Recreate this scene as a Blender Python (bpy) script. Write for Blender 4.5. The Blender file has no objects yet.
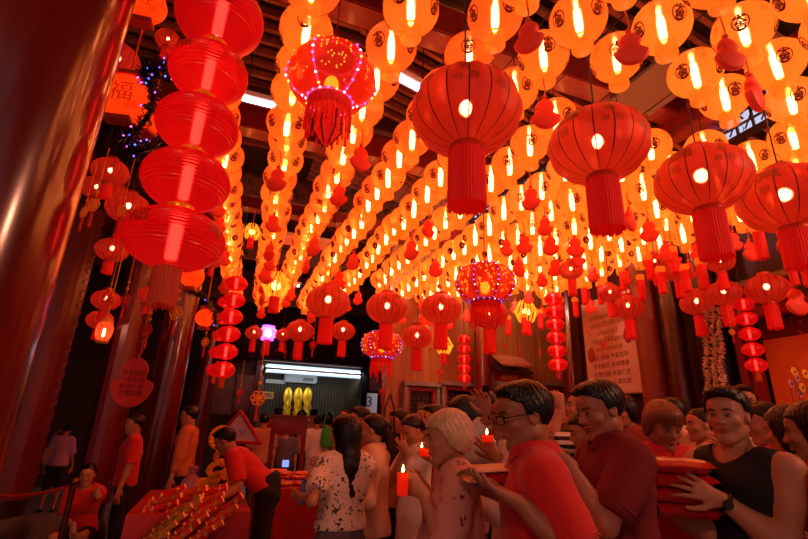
import bpy, bmesh, math, random
import numpy as np
from mathutils import Vector, Matrix, Euler
random.seed(7)
PI = math.pi
SC = bpy.context.scene
COL = SC.collection
R = math.radians
# ---------------------------------------------------------------- camera model (a 21 mm lens held at 1.5 m, tilted up)
F, CX, CY, CAMH = 470.0, 404.0, 269.5, 1.5
PITCH, YAW, ROLL = R(18.9), R(-20.1), R(2.0)
def _basis():
    f = Vector((-math.sin(YAW) * math.cos(PITCH), math.cos(YAW) * math.cos(PITCH), math.sin(PITCH)))
    r = Vector((math.cos(YAW), math.sin(YAW), 0.0)); u = r.cross(f)
    return r * math.cos(ROLL) + u * math.sin(ROLL), -r * math.sin(ROLL) + u * math.cos(ROLL), f
CR, CU, CF = _basis()
EYE = Vector((0, 0, CAMH))
def ray(x, y): return CF + CR * ((x - CX) / F) + CU * ((CY - y) / F)
def at_d(x, y, d): return EYE + ray(x, y) * d
def at_z(x, y, z):
    v = ray(x, y); return EYE + v * ((z - CAMH) / v.z)
def at_y(x, y, Y):
    v = ray(x, y); return EYE + v * (Y / v.y)
def at_x(x, y, X):
    v = ray(x, y); return EYE + v * (X / v.x)
def proj(p):
    q = Vector(p) - EYE; d = q.dot(CF)
    if d < 0.05: return (-9999, -9999, d)
    return (CX + F * q.dot(CR) / d, CY - F * q.dot(CU) / d, d)
def facing(deg): return YAW + R(deg)      # 0 away from the viewer, 90 to the left, 180 towards
cd = bpy.data.cameras.new('camera'); cam = bpy.data.objects.new('camera', cd); COL.objects.link(cam)
cd.sensor_width = 36; cd.lens = F * 36 / 808; cd.clip_start = .05; cd.clip_end = 200
m = Matrix((CR, CU, -CF)).transposed().to_4x4(); m.translation = EYE
cam.matrix_world = m
SC.camera = cam
SC.view_settings.view_transform = 'Standard'; SC.view_settings.look = 'None'
SC.view_settings.gamma = 1; SC.view_settings.use_curve_mapping = False
SC.view_settings.exposure = 0.0
SC.cycles.max_bounces = 8; SC.cycles.diffuse_bounces = 3; SC.cycles.glossy_bounces = 3
SC.cycles.transmission_bounces = 6; SC.cycles.transparent_max_bounces = 24
SC.cycles.caustics_reflective = False; SC.cycles.caustics_refractive = False
SC.cycles.sample_clamp_indirect = 4.0
# ---------------------------------------------------------------- materials
MATS = {}
def srgb(r, g, b):
    f = lambda c: (c / 255) / 12.92 if c / 255 <= .04045 else (((c / 255) + .055) / 1.055) ** 2.4
    return (f(r), f(g), f(b), 1)
def mat(name, col, rough=.6, metal=0, emit=None, estr=0, spec=.5, noise=None, bump=None, coat=0, alpha=None, sheen=0, trans=0):
    """col in 0-255 sRGB. noise=(scale, other colour, contrast); bump=(scale, strength)"""
    if name in MATS: return MATS[name]
    m = bpy.data.materials.new(name); m.use_nodes = True; MATS[name] = m
    nt = m.node_tree; b = nt.nodes['Principled BSDF']
    b.inputs['Base Color'].default_value = srgb(*col)
    b.inputs['Roughness'].default_value = rough; b.inputs['Metallic'].default_value = metal
    b.inputs['Specular IOR Level'].default_value = spec
    b.inputs['Coat Weight'].default_value = coat; b.inputs['Coat Roughness'].default_value = .12
    if sheen: b.inputs['Sheen Weight'].default_value = sheen
    if trans: b.inputs['Transmission Weight'].default_value = trans
    if emit: b.inputs['Emission Color'].default_value = srgb(*emit); b.inputs['Emission Strength'].default_value = estr
    if alpha is not None: b.inputs['Alpha'].default_value = alpha
    tc = nt.nodes.new('ShaderNodeTexCoord')
    if noise:
        n = nt.nodes.new('ShaderNodeTexNoise'); n.inputs['Scale'].default_value = noise[0]; n.inputs['Detail'].default_value = 5
        nt.links.new(tc.outputs['Object'], n.inputs['Vector'])
        cr = nt.nodes.new('ShaderNodeValToRGB'); e = cr.color_ramp.elements
        c = noise[2] if len(noise) > 2 else .2
        e[0].position = .5 - c; e[1].position = .5 + c; e[0].color = srgb(*col); e[1].color = srgb(*noise[1])
        nt.links.new(n.outputs['Fac'], cr.inputs['Fac']); nt.links.new(cr.outputs['Color'], b.inputs['Base Color'])
    if bump:
        n = nt.nodes.new('ShaderNodeTexNoise'); n.inputs['Scale'].default_value = bump[0]; n.inputs['Detail'].default_value = 4
        nt.links.new(tc.outputs['Object'], n.inputs['Vector'])
        bp = nt.nodes.new('ShaderNodeBump'); bp.inputs['Strength'].default_value = bump[1]; bp.inputs['Distance'].default_value = .01
        nt.links.new(n.outputs['Fac'], bp.inputs['Height']); nt.links.new(bp.outputs['Normal'], b.inputs['Normal'])
    return m
def mat_print(name, base, ink, scale, lo=.30, hi=.36, rough=.8, kind='voronoi', ink2=None):
    """cloth with a printed figure"""
    if name in MATS: return MATS[name]
    m = mat(name, base, rough); nt = m.node_tree; b = nt.nodes['Principled BSDF']
    tc = nt.nodes.new('ShaderNodeTexCoord')
    if kind == 'voronoi':
        v = nt.nodes.new('ShaderNodeTexVoronoi'); v.inputs['Scale'].default_value = scale
        n = nt.nodes.new('ShaderNodeTexNoise'); n.inputs['Scale'].default_value = scale * .8
        mx = nt.nodes.new('ShaderNodeMixRGB'); mx.inputs['Fac'].default_value = .12
        nt.links.new(tc.outputs['Object'], mx.inputs[1]); nt.links.new(n.outputs['Color'], mx.inputs[2])
        nt.links.new(mx.outputs[0], v.inputs['Vector']); out = v.outputs['Distance']
    elif kind == 'noise':
        v = nt.nodes.new('ShaderNodeTexNoise'); v.inputs['Scale'].default_value = scale; v.inputs['Detail'].default_value = 2
        nt.links.new(tc.outputs['Object'], v.inputs['Vector']); out = v.outputs['Fac']
    else:
        v = nt.nodes.new('ShaderNodeTexWave'); v.bands_direction = 'Z'; v.inputs['Scale'].default_value = scale
        v.inputs['Distortion'].default_value = .6
        nt.links.new(tc.outputs['Object'], v.inputs['Vector']); out = v.outputs['Fac']
    cr = nt.nodes.new('ShaderNodeValToRGB'); e = cr.color_ramp.elements
    e[0].position = lo; e[1].position = hi; e[0].color = srgb(*ink); e[1].color = srgb(*base)
    if ink2:
        x = e.new(lo * .6); x.color = srgb(*ink2)
    nt.links.new(out, cr.inputs['Fac']); nt.links.new(cr.outputs['Color'], b.inputs['Base Color'])
    return m
def mat_wood(name, a, b_, scale=3, rough=.4, stretch=(1, 1, .08), coat=.3):
    if name in MATS: return MATS[name]
    m = mat(name, a, rough, coat=coat); nt = m.node_tree; b = nt.nodes['Principled BSDF']
    tc = nt.nodes.new('ShaderNodeTexCoord'); mp = nt.nodes.new('ShaderNodeMapping'); mp.inputs['Scale'].default_value = stretch
    n = nt.nodes.new('ShaderNodeTexNoise'); n.inputs['Scale'].default_value = scale * 8; n.inputs['Detail'].default_value = 6
    nt.links.new(tc.outputs['Object'], mp.inputs['Vector']); nt.links.new(mp.outputs['Vector'], n.inputs['Vector'])
    cr = nt.nodes.new('ShaderNodeValToRGB'); e = cr.color_ramp.elements
    e[0].position = .35; e[1].position = .68; e[0].color = srgb(*a); e[1].color = srgb(*b_)
    nt.links.new(n.outputs['Fac'], cr.inputs['Fac']); nt.links.new(cr.outputs['Color'], b.inputs['Base Color'])
    return m
def mat_emit(name, col, s, sample=True):
    if name in MATS: return MATS[name]
    m = bpy.data.materials.new(name); m.use_nodes = True; MATS[name] = m
    nt = m.node_tree; nt.nodes.clear()
    e = nt.nodes.new('ShaderNodeEmission'); o = nt.nodes.new('ShaderNodeOutputMaterial')
    e.inputs['Color'].default_value = srgb(*col); e.inputs['Strength'].default_value = s
    nt.links.new(e.outputs[0], o.inputs['Surface'])
    if not sample: m.cycles.emission_sampling = 'NONE'
    return m
def mat_shade(name, glow, gs, thru, dif, fac=.4, rough=.3, gloss=0, ribs=0, sample=True, clear=None, tw=.55, see=.3, seec=(255, 235, 200)):
    """lit lantern skin: it glows evenly, and the lamp inside shows through it, spread by the paper"""
    if name in MATS: return MATS[name]
    m = bpy.data.materials.new(name); m.use_nodes = True; MATS[name] = m
    nt = m.node_tree; nt.nodes.clear(); N = nt.nodes.new; L = nt.links.new
    o = N('ShaderNodeOutputMaterial'); e = N('ShaderNodeEmission'); e.inputs['Color'].default_value = srgb(*glow); e.inputs['Strength'].default_value = gs
    d = N('ShaderNodeBsdfPrincipled'); d.inputs['Base Color'].default_value = srgb(*dif); d.inputs['Roughness'].default_value = .5 if not gloss else gloss
    t = N('ShaderNodeBsdfRefraction'); t.inputs['IOR'].default_value = 1.12; t.inputs['Roughness'].default_value = rough; t.inputs['Color'].default_value = srgb(*(clear or thru))
    mx = N('ShaderNodeMixShader'); mx.inputs[0].default_value = fac
    tl = N('ShaderNodeBsdfTranslucent'); tl.inputs['Color'].default_value = srgb(*thru); m2 = N('ShaderNodeMixShader'); m2.inputs[0].default_value = tw
    L(d.outputs[0], m2.inputs[1]); L(tl.outputs[0], m2.inputs[2]); L(m2.outputs[0], mx.inputs[1]); L(t.outputs[0], mx.inputs[2])
    ad = N('ShaderNodeAddShader'); tp = N('ShaderNodeBsdfTransparent'); tp.inputs['Color'].default_value = srgb(*seec); m3 = N('ShaderNodeMixShader'); m3.inputs[0].default_value = see; L(mx.outputs[0], m3.inputs[1]); L(tp.outputs[0], m3.inputs[2]); L(m3.outputs[0], ad.inputs[0]); L(e.outputs[0], ad.inputs[1]); L(ad.outputs[0], o.inputs['Surface'])
    tc = N('ShaderNodeTexCoord')
    n = N('ShaderNodeTexNoise'); n.inputs['Scale'].default_value = 9; n.inputs['Detail'].default_value = 3; L(tc.outputs['Object'], n.inputs['Vector'])
    mr = N('ShaderNodeMapRange'); mr.inputs['From Min'].default_value = .3; mr.inputs['From Max'].default_value = .7
    mr.inputs['To Min'].default_value = gs * .8; mr.inputs['To Max'].default_value = gs * 1.2
    L(n.outputs['Fac'], mr.inputs['Value']); L(mr.outputs[0], e.inputs['Strength'])
    if ribs:
        w = N('ShaderNodeTexWave'); w.bands_direction = 'Z'; w.inputs['Scale'].default_value = ribs; L(tc.outputs['Object'], w.inputs['Vector'])
        bp = N('ShaderNodeBump'); bp.inputs['Strength'].default_value = .9; bp.inputs['Distance'].default_value = .006
        L(w.outputs['Fac'], bp.inputs['Height']); L(bp.outputs['Normal'], d.inputs['Normal'])
    if not sample: m.cycles.emission_sampling = 'NONE'
    return m
# ---------------------------------------------------------------- mesh builder
def rot_to(v):
    return Vector((0, 0, 1)).rotation_difference(Vector(v).normalized()).to_matrix().to_4x4()
class MB:
    def __init__(s): s.v = []; s.f = []; s.m = []
    def add(s, vs, fs, mi=0, M=None):
        o = len(s.v)
        if M is not None: vs = [M @ Vector(v) for v in vs]
        s.v += [tuple(v) for v in vs]; s.f += [tuple(i + o for i in f) for f in fs]
        s.m += (list(mi) if isinstance(mi, (list, tuple)) else [mi] * len(fs)); return s
    def box(s, c, size, rz=0, M=None, mi=0, bev=0):
        x, y, z = [k / 2 for k in size]
        T = Matrix.Translation(c) @ (Matrix.Rotation(rz, 4, 'Z') if rz else Matrix.Identity(4))
        if M is not None: T = M @ T
        if bev:
            bm = bmesh.new(); bmesh.ops.create_cube(bm, size=1)
            for v in bm.verts: v.co = Vector((v.co.x * size[0], v.co.y * size[1], v.co.z * size[2]))
            bmesh.ops.bevel(bm, geom=bm.edges[:], offset=bev, segments=2, affect='EDGES')
            bm.verts.index_update()
            s.add([v.co for v in bm.verts], [[v.index for v in f.verts] for f in bm.faces], mi, T); bm.free(); return s
        vs = [(a, b, c_) for a in (-x, x) for b in (-y, y) for c_ in (-z, z)]
        return s.add(vs, [(0, 1, 3, 2), (4, 6, 7, 5), (0, 4, 5, 1), (2, 3, 7, 6), (0, 2, 6, 4), (1, 5, 7, 3)], mi, T)
    def lathe(s, prof, n=24, M=None, mi=0, cap=True, wob=None, angs=None, amats=None):
        """prof: list of (r, z)"""
        A = angs or [2 * PI * i / n for i in range(n)]; n = len(A); vs = []; fs = []; ms = []
        for (r, z) in prof:
            for a in A:
                q = r * (wob(a, z) if wob else 1)
                vs.append((q * math.cos(a), q * math.sin(a), z))
        for j in range(len(prof) - 1):
            for i in range(n):
                k = (i + 1) % n
                fs.append((j * n + i, j * n + k, (j + 1) * n + k, (j + 1) * n + i))
                ms.append(amats[i] if amats else (mi if not isinstance(mi, (list, tuple)) else mi[j]))
        if cap:
            if prof[0][0] > 1e-5: fs.append(tuple(range(n))[::-1]); ms.append(ms[0])
            if prof[-1][0] > 1e-5: fs.append(tuple((len(prof) - 1) * n + i for i in range(n))); ms.append(ms[-1] if ms else 0)
        return s.add(vs, fs, ms, M)
    def ball(s, c, r, n=12, m=8, sc=(1, 1, 1), mi=0, M=None):
        T = Matrix.Translation(c) @ Matrix.Diagonal((sc[0], sc[1], sc[2], 1))
        if M is not None: T = M @ T
        return s.lathe([(max(r * math.sin(PI * j / m), 1e-6), -r * math.cos(PI * j / m)) for j in range(m + 1)], n, T, mi, cap=False)
    def cyl(s, a, b, ra, rb=None, n=12, mi=0):
        a = Vector(a); b = Vector(b); rb = ra if rb is None else rb
        return s.lathe([(ra, 0), (rb, (b - a).length)], n, Matrix.Translation(a) @ rot_to(b - a), mi)
    def tube(s, pts, r, n=8, mi=0, closed=False, flat=1.0):
        pts = [Vector(p) for p in pts]; N = len(pts); vs = []; fs = []
        up = Vector((0, 0, 1)); prev = None
        for i, p in enumerate(pts):
            a = pts[(i - 1) % N] if (closed or i > 0) else p; b = pts[(i + 1) % N] if (closed or i < N - 1) else p
            t = (b - a).normalized() if (b - a).length > 1e-9 else Vector((0, 0, 1))
            if prev is None:
                x = t.cross(up if abs(t.z) < .95 else Vector((1, 0, 0))).normalized()
            else:
                x = (prev - t * prev.dot(t)); x = x.normalized() if x.length > 1e-6 else t.orthogonal().normalized()
            prev = x; y = t.cross(x); rr = r[i] if isinstance(r, (list, tuple)) else r
            for k in range(n):
                q = 2 * PI * k / n; vs.append(p + x * (math.cos(q) * rr) + y * (math.sin(q) * rr * flat))
        for i in range(N if closed else N - 1):
            j = (i + 1) % N
            for k in range(n):
                l = (k + 1) % n; fs.append((i * n + k, i * n + l, j * n + l, j * n + k))
        if not closed: fs.append(tuple(range(n))[::-1]); fs.append(tuple((N - 1) * n + k for k in range(n)))
        return s.add(vs, fs, mi)
    def prism(s, out, t, M=None, mi=0):
        """outline in x,z ; thickness t in y centred"""
        n = len(out); vs = [(x, -t / 2, z) for x, z in out] + [(x, t / 2, z) for x, z in out]
        fs = [tuple(range(n)), tuple(range(2 * n - 1, n - 1, -1))] + [(i, i + n, (i + 1) % n + n, (i + 1) % n) for i in range(n)]
        return s.add(vs, fs, mi, M)
    def text(s, txt, size, fn, mi=0, maxlen=None, M=None, bold=0):
        """glyph outlines filled, mapped by fn(x, z) -> point"""
        vs, ts = glyphs(txt, maxlen / size if maxlen else None, bold)
        s.add([fn(x * size, z * size) for x, z in vs], ts, mi, M); return s
    def build(s, name, mats, parent=None, smooth=True, loc=None):
        me = bpy.data.meshes.new(name); me.from_pydata(s.v, [], s.f)
        for m_ in (mats if isinstance(mats, (list, tuple)) else [mats]): me.materials.append(m_)
        me.polygons.foreach_set('material_index', s.m)
        if smooth: me.polygons.foreach_set('use_smooth', [True] * len(me.polygons))
        me.update()
        if smooth:
            try: me.set_sharp_from_angle(angle=R(40))
            except Exception: pass
        o = bpy.data.objects.new(name, me); COL.objects.link(o)
        if parent is not None: o.parent = parent
        if loc is not None: o.location = loc
        return o
_G = {}
def glyphs(txt, maxlen=None, bold=0):
    key = (txt, maxlen, bold)
    if key in _G: return _G[key]
    cu = bpy.data.curves.new('lettering', 'FONT'); cu.body = txt; cu.size = 1; cu.align_x = 'CENTER'; cu.align_y = 'CENTER'
    cu.resolution_u = 2; cu.offset = bold
    o = bpy.data.objects.new('lettering', cu); COL.objects.link(o)
    dg = bpy.context.evaluated_depsgraph_get(); me = bpy.data.meshes.new_from_object(o.evaluated_get(dg))
    bm = bmesh.new(); bm.from_mesh(me); bmesh.ops.remove_doubles(bm, verts=bm.verts, dist=1e-4)
    bmesh.ops.triangulate(bm, faces=bm.faces[:])
    if maxlen:
        for _ in range(3):
            e = [x for x in bm.edges if x.calc_length() > maxlen]
            if not e: break
            bmesh.ops.subdivide_edges(bm, edges=e, cuts=1); bmesh.ops.triangulate(bm, faces=bm.faces[:])
    bm.verts.index_update()
    r = ([(v.co.x, v.co.y) for v in bm.verts], [tuple(v.index for v in f.verts) for f in bm.faces])
    bm.free(); bpy.data.objects.remove(o); bpy.data.curves.remove(cu); bpy.data.meshes.remove(me)
    _G[key] = r; return r
def tag(o, label=None, cat=None, group=None, kind=None):
    if label: o['label'] = label
    if cat: o['category'] = cat
    if group: o['group'] = group
    if kind: o['kind'] = kind
    return o
def thing(name, label, cat, loc=(0, 0, 0), rz=0, group=None):
    o = bpy.data.objects.new(name, None); COL.objects.link(o); o.empty_display_size = .1
    o.location = loc; o.rotation_euler = (0, 0, rz)
    return tag(o, label, cat, group)
def struct(o): o['kind'] = 'structure'; return o
KIDS = {}
def kids(o): return [c for c in bpy.data.objects if c.parent == o]
def copy_tree(src, parent=None, cache={}):
    c = src.copy(); COL.objects.link(c)
    if parent is not None: c.parent = parent
    if src.name not in cache: cache[src.name] = kids(src)
    for ch in cache[src.name]: copy_tree(ch, c)
    return c
ORD = ['first', 'second', 'third', 'fourth', 'fifth', 'sixth', 'seventh', 'eighth', 'ninth', 'tenth', 'eleventh', 'twelfth', 'thirteenth', 'fourteenth', 'fifteenth', 'sixteenth', 'seventeenth', 'eighteenth', 'nineteenth', 'twentieth']
# ================================================================ figures: smooth bodies grown from joints
V3 = lambda *a: np.array(a, float)
def nrm(v): v = np.asarray(v, float); return v / (np.linalg.norm(v) + 1e-9)
class Vol:
    """signed distance grid in the person's own space (metres)"""
    def __init__(s, lo, hi, h):
        s.h = h; s.lo = np.array(lo, float); s.n = np.maximum(((np.array(hi) - s.lo) / h).astype(int) + 2, 4)
        s.D = np.full(s.n, .08, np.float32)
        s.ax = [s.lo[i] + np.arange(s.n[i]) * h for i in range(3)]
    def win(s, lo, hi):
        a = np.clip(((np.array(lo) - s.lo) / s.h).astype(int) - 1, 0, s.n - 1); b = np.clip(((np.array(hi) - s.lo) / s.h).astype(int) + 3, 1, s.n)
        sl = tuple(slice(a[i], b[i]) for i in range(3))
        return sl, [s.ax[i][a[i]:b[i]].reshape([-1 if j == i else 1 for j in range(3)]) for i in range(3)]
    def put(s, fn, lo, hi, k=.01, op='add'):
        mg = k + 2 * s.h + .005
        sl, X = s.win(np.array(lo) - mg, np.array(hi) + mg)
        A = s.D[sl]
        if A.size == 0: return
        d = fn(*X).astype(np.float32)
        if op == 'add':
            if k > 0:
                t = np.clip(k - np.abs(A - d), 0, None) / k; s.D[sl] = np.minimum(A, d) - t * t * k * .25
            else: s.D[sl] = np.minimum(A, d)
        elif op == 'sub':
            if k > 0:
                t = np.clip(k - np.abs(A + d), 0, None) / k; s.D[sl] = np.maximum(A, -d) + t * t * k * .25
            else: s.D[sl] = np.maximum(A, -d)
    def cut(s, fn):                         # keep where fn < 0
        X = [s.ax[i].reshape([-1 if j == i else 1 for j in range(3)]) for i in range(3)]
        s.D = np.maximum(s.D, fn(*X).astype(np.float32))
    def warp(s, fn):
        X = [s.ax[i].reshape([-1 if j == i else 1 for j in range(3)]) for i in range(3)]
        s.D = s.D + fn(*X).astype(np.float32)
    def cone(s, a, b, ra, rb, k=.02, flat=None, op='add', h0=None):
        """rounded cone from a to b; flat=(axis, factor) squashes it along an axis"""
        a = np.array(a, float); b = np.array(b, float); mn = .75 * s.h
        ra = max(ra, mn); rb = max(rb, mn)
        ba = b - a; L = max(float(ba @ ba), 1e-9)
        if flat is not None: n = nrm(flat[0]); g = 1 / flat[1] - 1; q = (1 + flat[1]) / 2
        def fn(x, y, z):
            px, py, pz = x - a[0], y - a[1], z - a[2]
            if flat is not None:
                t = (px * n[0] + py * n[1] + pz * n[2]); cb = ba @ n
                h = np.clip((px * ba[0] + py * ba[1] + pz * ba[2]) / L, 0, 1)
                e = (t - h * cb) * g
                px, py, pz = px + n[0] * e, py + n[1] * e, pz + n[2] * e
                dx, dy, dz = px - h * ba[0], py - h * ba[1], pz - h * ba[2]
                return (np.sqrt(dx * dx + dy * dy + dz * dz) - (ra + (rb - ra) * h)) * q
            h = np.clip((px * ba[0] + py * ba[1] + pz * ba[2]) / L, 0, 1)
            dx, dy, dz = px - h * ba[0], py - h * ba[1], pz - h * ba[2]
            return np.sqrt(dx * dx + dy * dy + dz * dz) - (ra + (rb - ra) * h)
        s.put(fn, np.minimum(a - ra, b - rb), np.maximum(a + ra, b + rb), k, op)
    def ell(s, c, r, M=None, k=.01, op='add'):
        """ellipsoid; M = 3x3 whose columns are its axes"""
        c = np.array(c, float); r = np.maximum(np.array(r, float), .7 * s.h); M = np.eye(3) if M is None else M
        def fn(x, y, z):
            p = [x - c[0], y - c[1], z - c[2]]
            q = [(p[0] * M[0, i] + p[1] * M[1, i] + p[2] * M[2, i]) / r[i] for i in range(3)]
            k0 = np.sqrt(q[0] ** 2 + q[1] ** 2 + q[2] ** 2)
            k1 = np.sqrt((q[0] / r[0]) ** 2 + (q[1] / r[1]) ** 2 + (q[2] / r[2]) ** 2) + 1e-6
            return k0 * (k0 - 1) / k1
        R_ = max(r); s.put(fn, c - R_, c + R_, k, op)
    def mesh(s, name, mt, parent=None, smooth=1):
        D = s.D; D[0] = D[-1] = .05; D[:, 0] = D[:, -1] = .05; D[:, :, 0] = D[:, :, -1] = .05
        I = D < 0
        c = I[:-1, :-1, :-1].astype(np.uint8)
        cs = 0
        for dx in (0, 1):
            for dy in (0, 1):
                for dz in (0, 1):
                    cs = cs + I[dx:I.shape[0] - 1 + dx, dy:I.shape[1] - 1 + dy, dz:I.shape[2] - 1 + dz].astype(np.uint8)
        act = (cs > 0) & (cs < 8); ix = np.argwhere(act)
        if len(ix) == 0: return None
        idm = np.full(act.shape, -1, np.int32); idm[tuple(ix.T)] = np.arange(len(ix))
        P = np.zeros((len(ix), 3)); W = np.zeros(len(ix))
        off = [(a, b, c_) for a in (0, 1) for b in (0, 1) for c_ in (0, 1)]
        val = {o: D[ix[:, 0] + o[0], ix[:, 1] + o[1], ix[:, 2] + o[2]] for o in off}
        for o in off:
            for ax in range(3):
                if o[ax] == 0:
                    p = list(o); p[ax] = 1; p = tuple(p); A, B = val[o], val[p]; cr = (A < 0) != (B < 0)
                    t = np.where(cr, A / np.where(cr, A - B, 1), 0)
                    q = np.tile(np.array(o, float), (len(ix), 1)); q[:, ax] += t
                    P += q * cr[:, None]; W += cr
        P = (P / W[:, None] + ix) * s.h + s.lo
        quads = []
        for ax in range(3):
            u, v = [(1, 2), (2, 0), (0, 1)][ax]
            sl = [slice(1, -1)] * 3; sl[ax] = slice(0, -1)
            sh = [slice(1, -1)] * 3; sh[ax] = slice(1, None)
            A = I[tuple(sl)]; B = I[tuple(sh)]; e = np.argwhere(A != B)
            if len(e) == 0: continue
            flip = A[tuple(e.T)]; base = e.copy()
            for j in (u, v): base[:, j] += 1
            def cell(du, dv):
                q = base.copy(); q[:, u] -= du; q[:, v] -= dv; return idm[q[:, 0], q[:, 1], q[:, 2]]
            Q = np.stack([cell(1, 1), cell(0, 1), cell(0, 0), cell(1, 0)], 1)
            Q[~flip] = Q[~flip][:, ::-1]; quads.append(Q)
        Q = np.concatenate(quads); Q = Q[(Q >= 0).all(1)]
        for _ in range(smooth):
            acc = np.zeros_like(P); cnt = np.zeros(len(P))
            for i in range(4):
                a, b = Q[:, i], Q[:, (i + 1) % 4]
                np.add.at(acc, a, P[b]); np.add.at(cnt, a, 1); np.add.at(acc, b, P[a]); np.add.at(cnt, b, 1)
            P = P * .5 + acc / np.maximum(cnt, 1)[:, None] * .5
        me = bpy.data.meshes.new(name); me.vertices.add(len(P)); me.vertices.foreach_set('co', P.astype(np.float32).ravel())
        me.loops.add(len(Q) * 4); me.loops.foreach_set('vertex_index', Q.astype(np.int32).ravel())
        me.polygons.add(len(Q)); me.polygons.foreach_set('loop_start', np.arange(len(Q), dtype=np.int32) * 4)
        me.polygons.foreach_set('use_smooth', np.ones(len(Q), bool))
        me.update(calc_edges=True); me.materials.append(mt)
        o = bpy.data.objects.new(name, me); COL.objects.link(o)
        if parent is not None: o.parent = parent
        return o
def rotm(yaw, pitch, roll=0):
    """columns: right, forward, up"""
    cy, sy = math.cos(yaw), math.sin(yaw); cp, sp = math.cos(pitch), math.sin(pitch)
    Rz = np.array([[cy, -sy, 0], [sy, cy, 0], [0, 0, 1]]); Rx = np.array([[1, 0, 0], [0, cp, sp], [0, -sp, cp]])
    cr, sr = math.cos(roll), math.sin(roll); Ry = np.array([[cr, 0, sr], [0, 1, 0], [-sr, 0, cr]])
    return Rz @ Rx @ Ry        # pitch > 0 looks down
def ik(S, W, l1, l2, pole):
    S, W = np.array(S, float), np.array(W, float); d = W - S; L = np.linalg.norm(d); mx = (l1 + l2) * .995
    if L > mx: W = S + d / L * mx; d = W - S; L = mx
    a = (l1 * l1 - l2 * l2 + L * L) / (2 * L); hh = math.sqrt(max(l1 * l1 - a * a, 0)); u = d / L
    p = np.array(pole, float); p = nrm(p - u * (p @ u)); return S + u * a + p * hh, W
def hand(vol, W, fd, pn, side, s, curl=(.5, .5, .4), spread=.0, thumb=.7, rscale=1.0, point=False):
    """W wrist, fd finger direction, pn the way the palm faces, side +1 right hand / -1 left"""
    fd = nrm(fd); pn = nrm(pn - fd * (np.dot(pn, fd))); ac = np.cross(fd, pn) * side   # toward thumb
    ac = -ac
    pl = .088 * s; r0 = .0135 * s * rscale
    K = [W + fd * pl * q + ac * o * s for o, q in ((-.029, .88), (-.010, .98), (.010, 1.0), (.029, .96))]
    for p in K: vol.cone(W + (p - W) * .25 + ac * 0, p, .014 * s * rscale, .0115 * s * rscale, .014)
    vol.cone(W - fd * .02 * s, W + fd * .05 * s, .024 * s, .027 * s, .015, flat=(pn, .6))
    ln = [(.030, .020, .016), (.038, .025, .018), (.042, .027, .019), (.037, .024, .018)]
    for i, p in enumerate(K):
        a = 0; q = p; d = nrm(fd + ac * spread * (i - 1.5))
        for j in range(3):
            a += curl[j] * (1 + .12 * (1.5 - i)) if not (point and i == 3) else .08
            dd = d * math.cos(a) + pn * math.sin(a); e = q + dd * ln[i][j] * s
            vol.cone(q, e, (.0094 - .0011 * j) * s * rscale, (.0087 - .0011 * j) * s * rscale, .003); q = e
    t0 = W + fd * .022 * s + ac * .022 * s
    d1 = nrm(fd * .75 + ac * (1 - thumb * .5) + pn * thumb * .8); t1 = t0 + d1 * .042 * s
    d2 = nrm(d1 * .8 + fd * .5 + pn * thumb * .25); t2 = t1 + d2 * .032 * s
    d3 = nrm(d2 + fd * .2 - ac * .15); t3 = t2 + d3 * .022 * s
    vol.cone(t0, t1, .017 * s * rscale, .0125 * s * rscale, .01); vol.cone(t1, t2, .0115 * s * rscale, .0105 * s * rscale, .004)
    vol.cone(t2, t3, .0105 * s * rscale, .0085 * s * rscale, .003)
SKIN = lambda: mat('skin', (200, 136, 98), .5, noise=(6, (184, 118, 84), .3), spec=.4)
HAIRB = lambda: mat('black_hair', (16, 11, 10), .38, bump=(90, .35), spec=.35)
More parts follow.
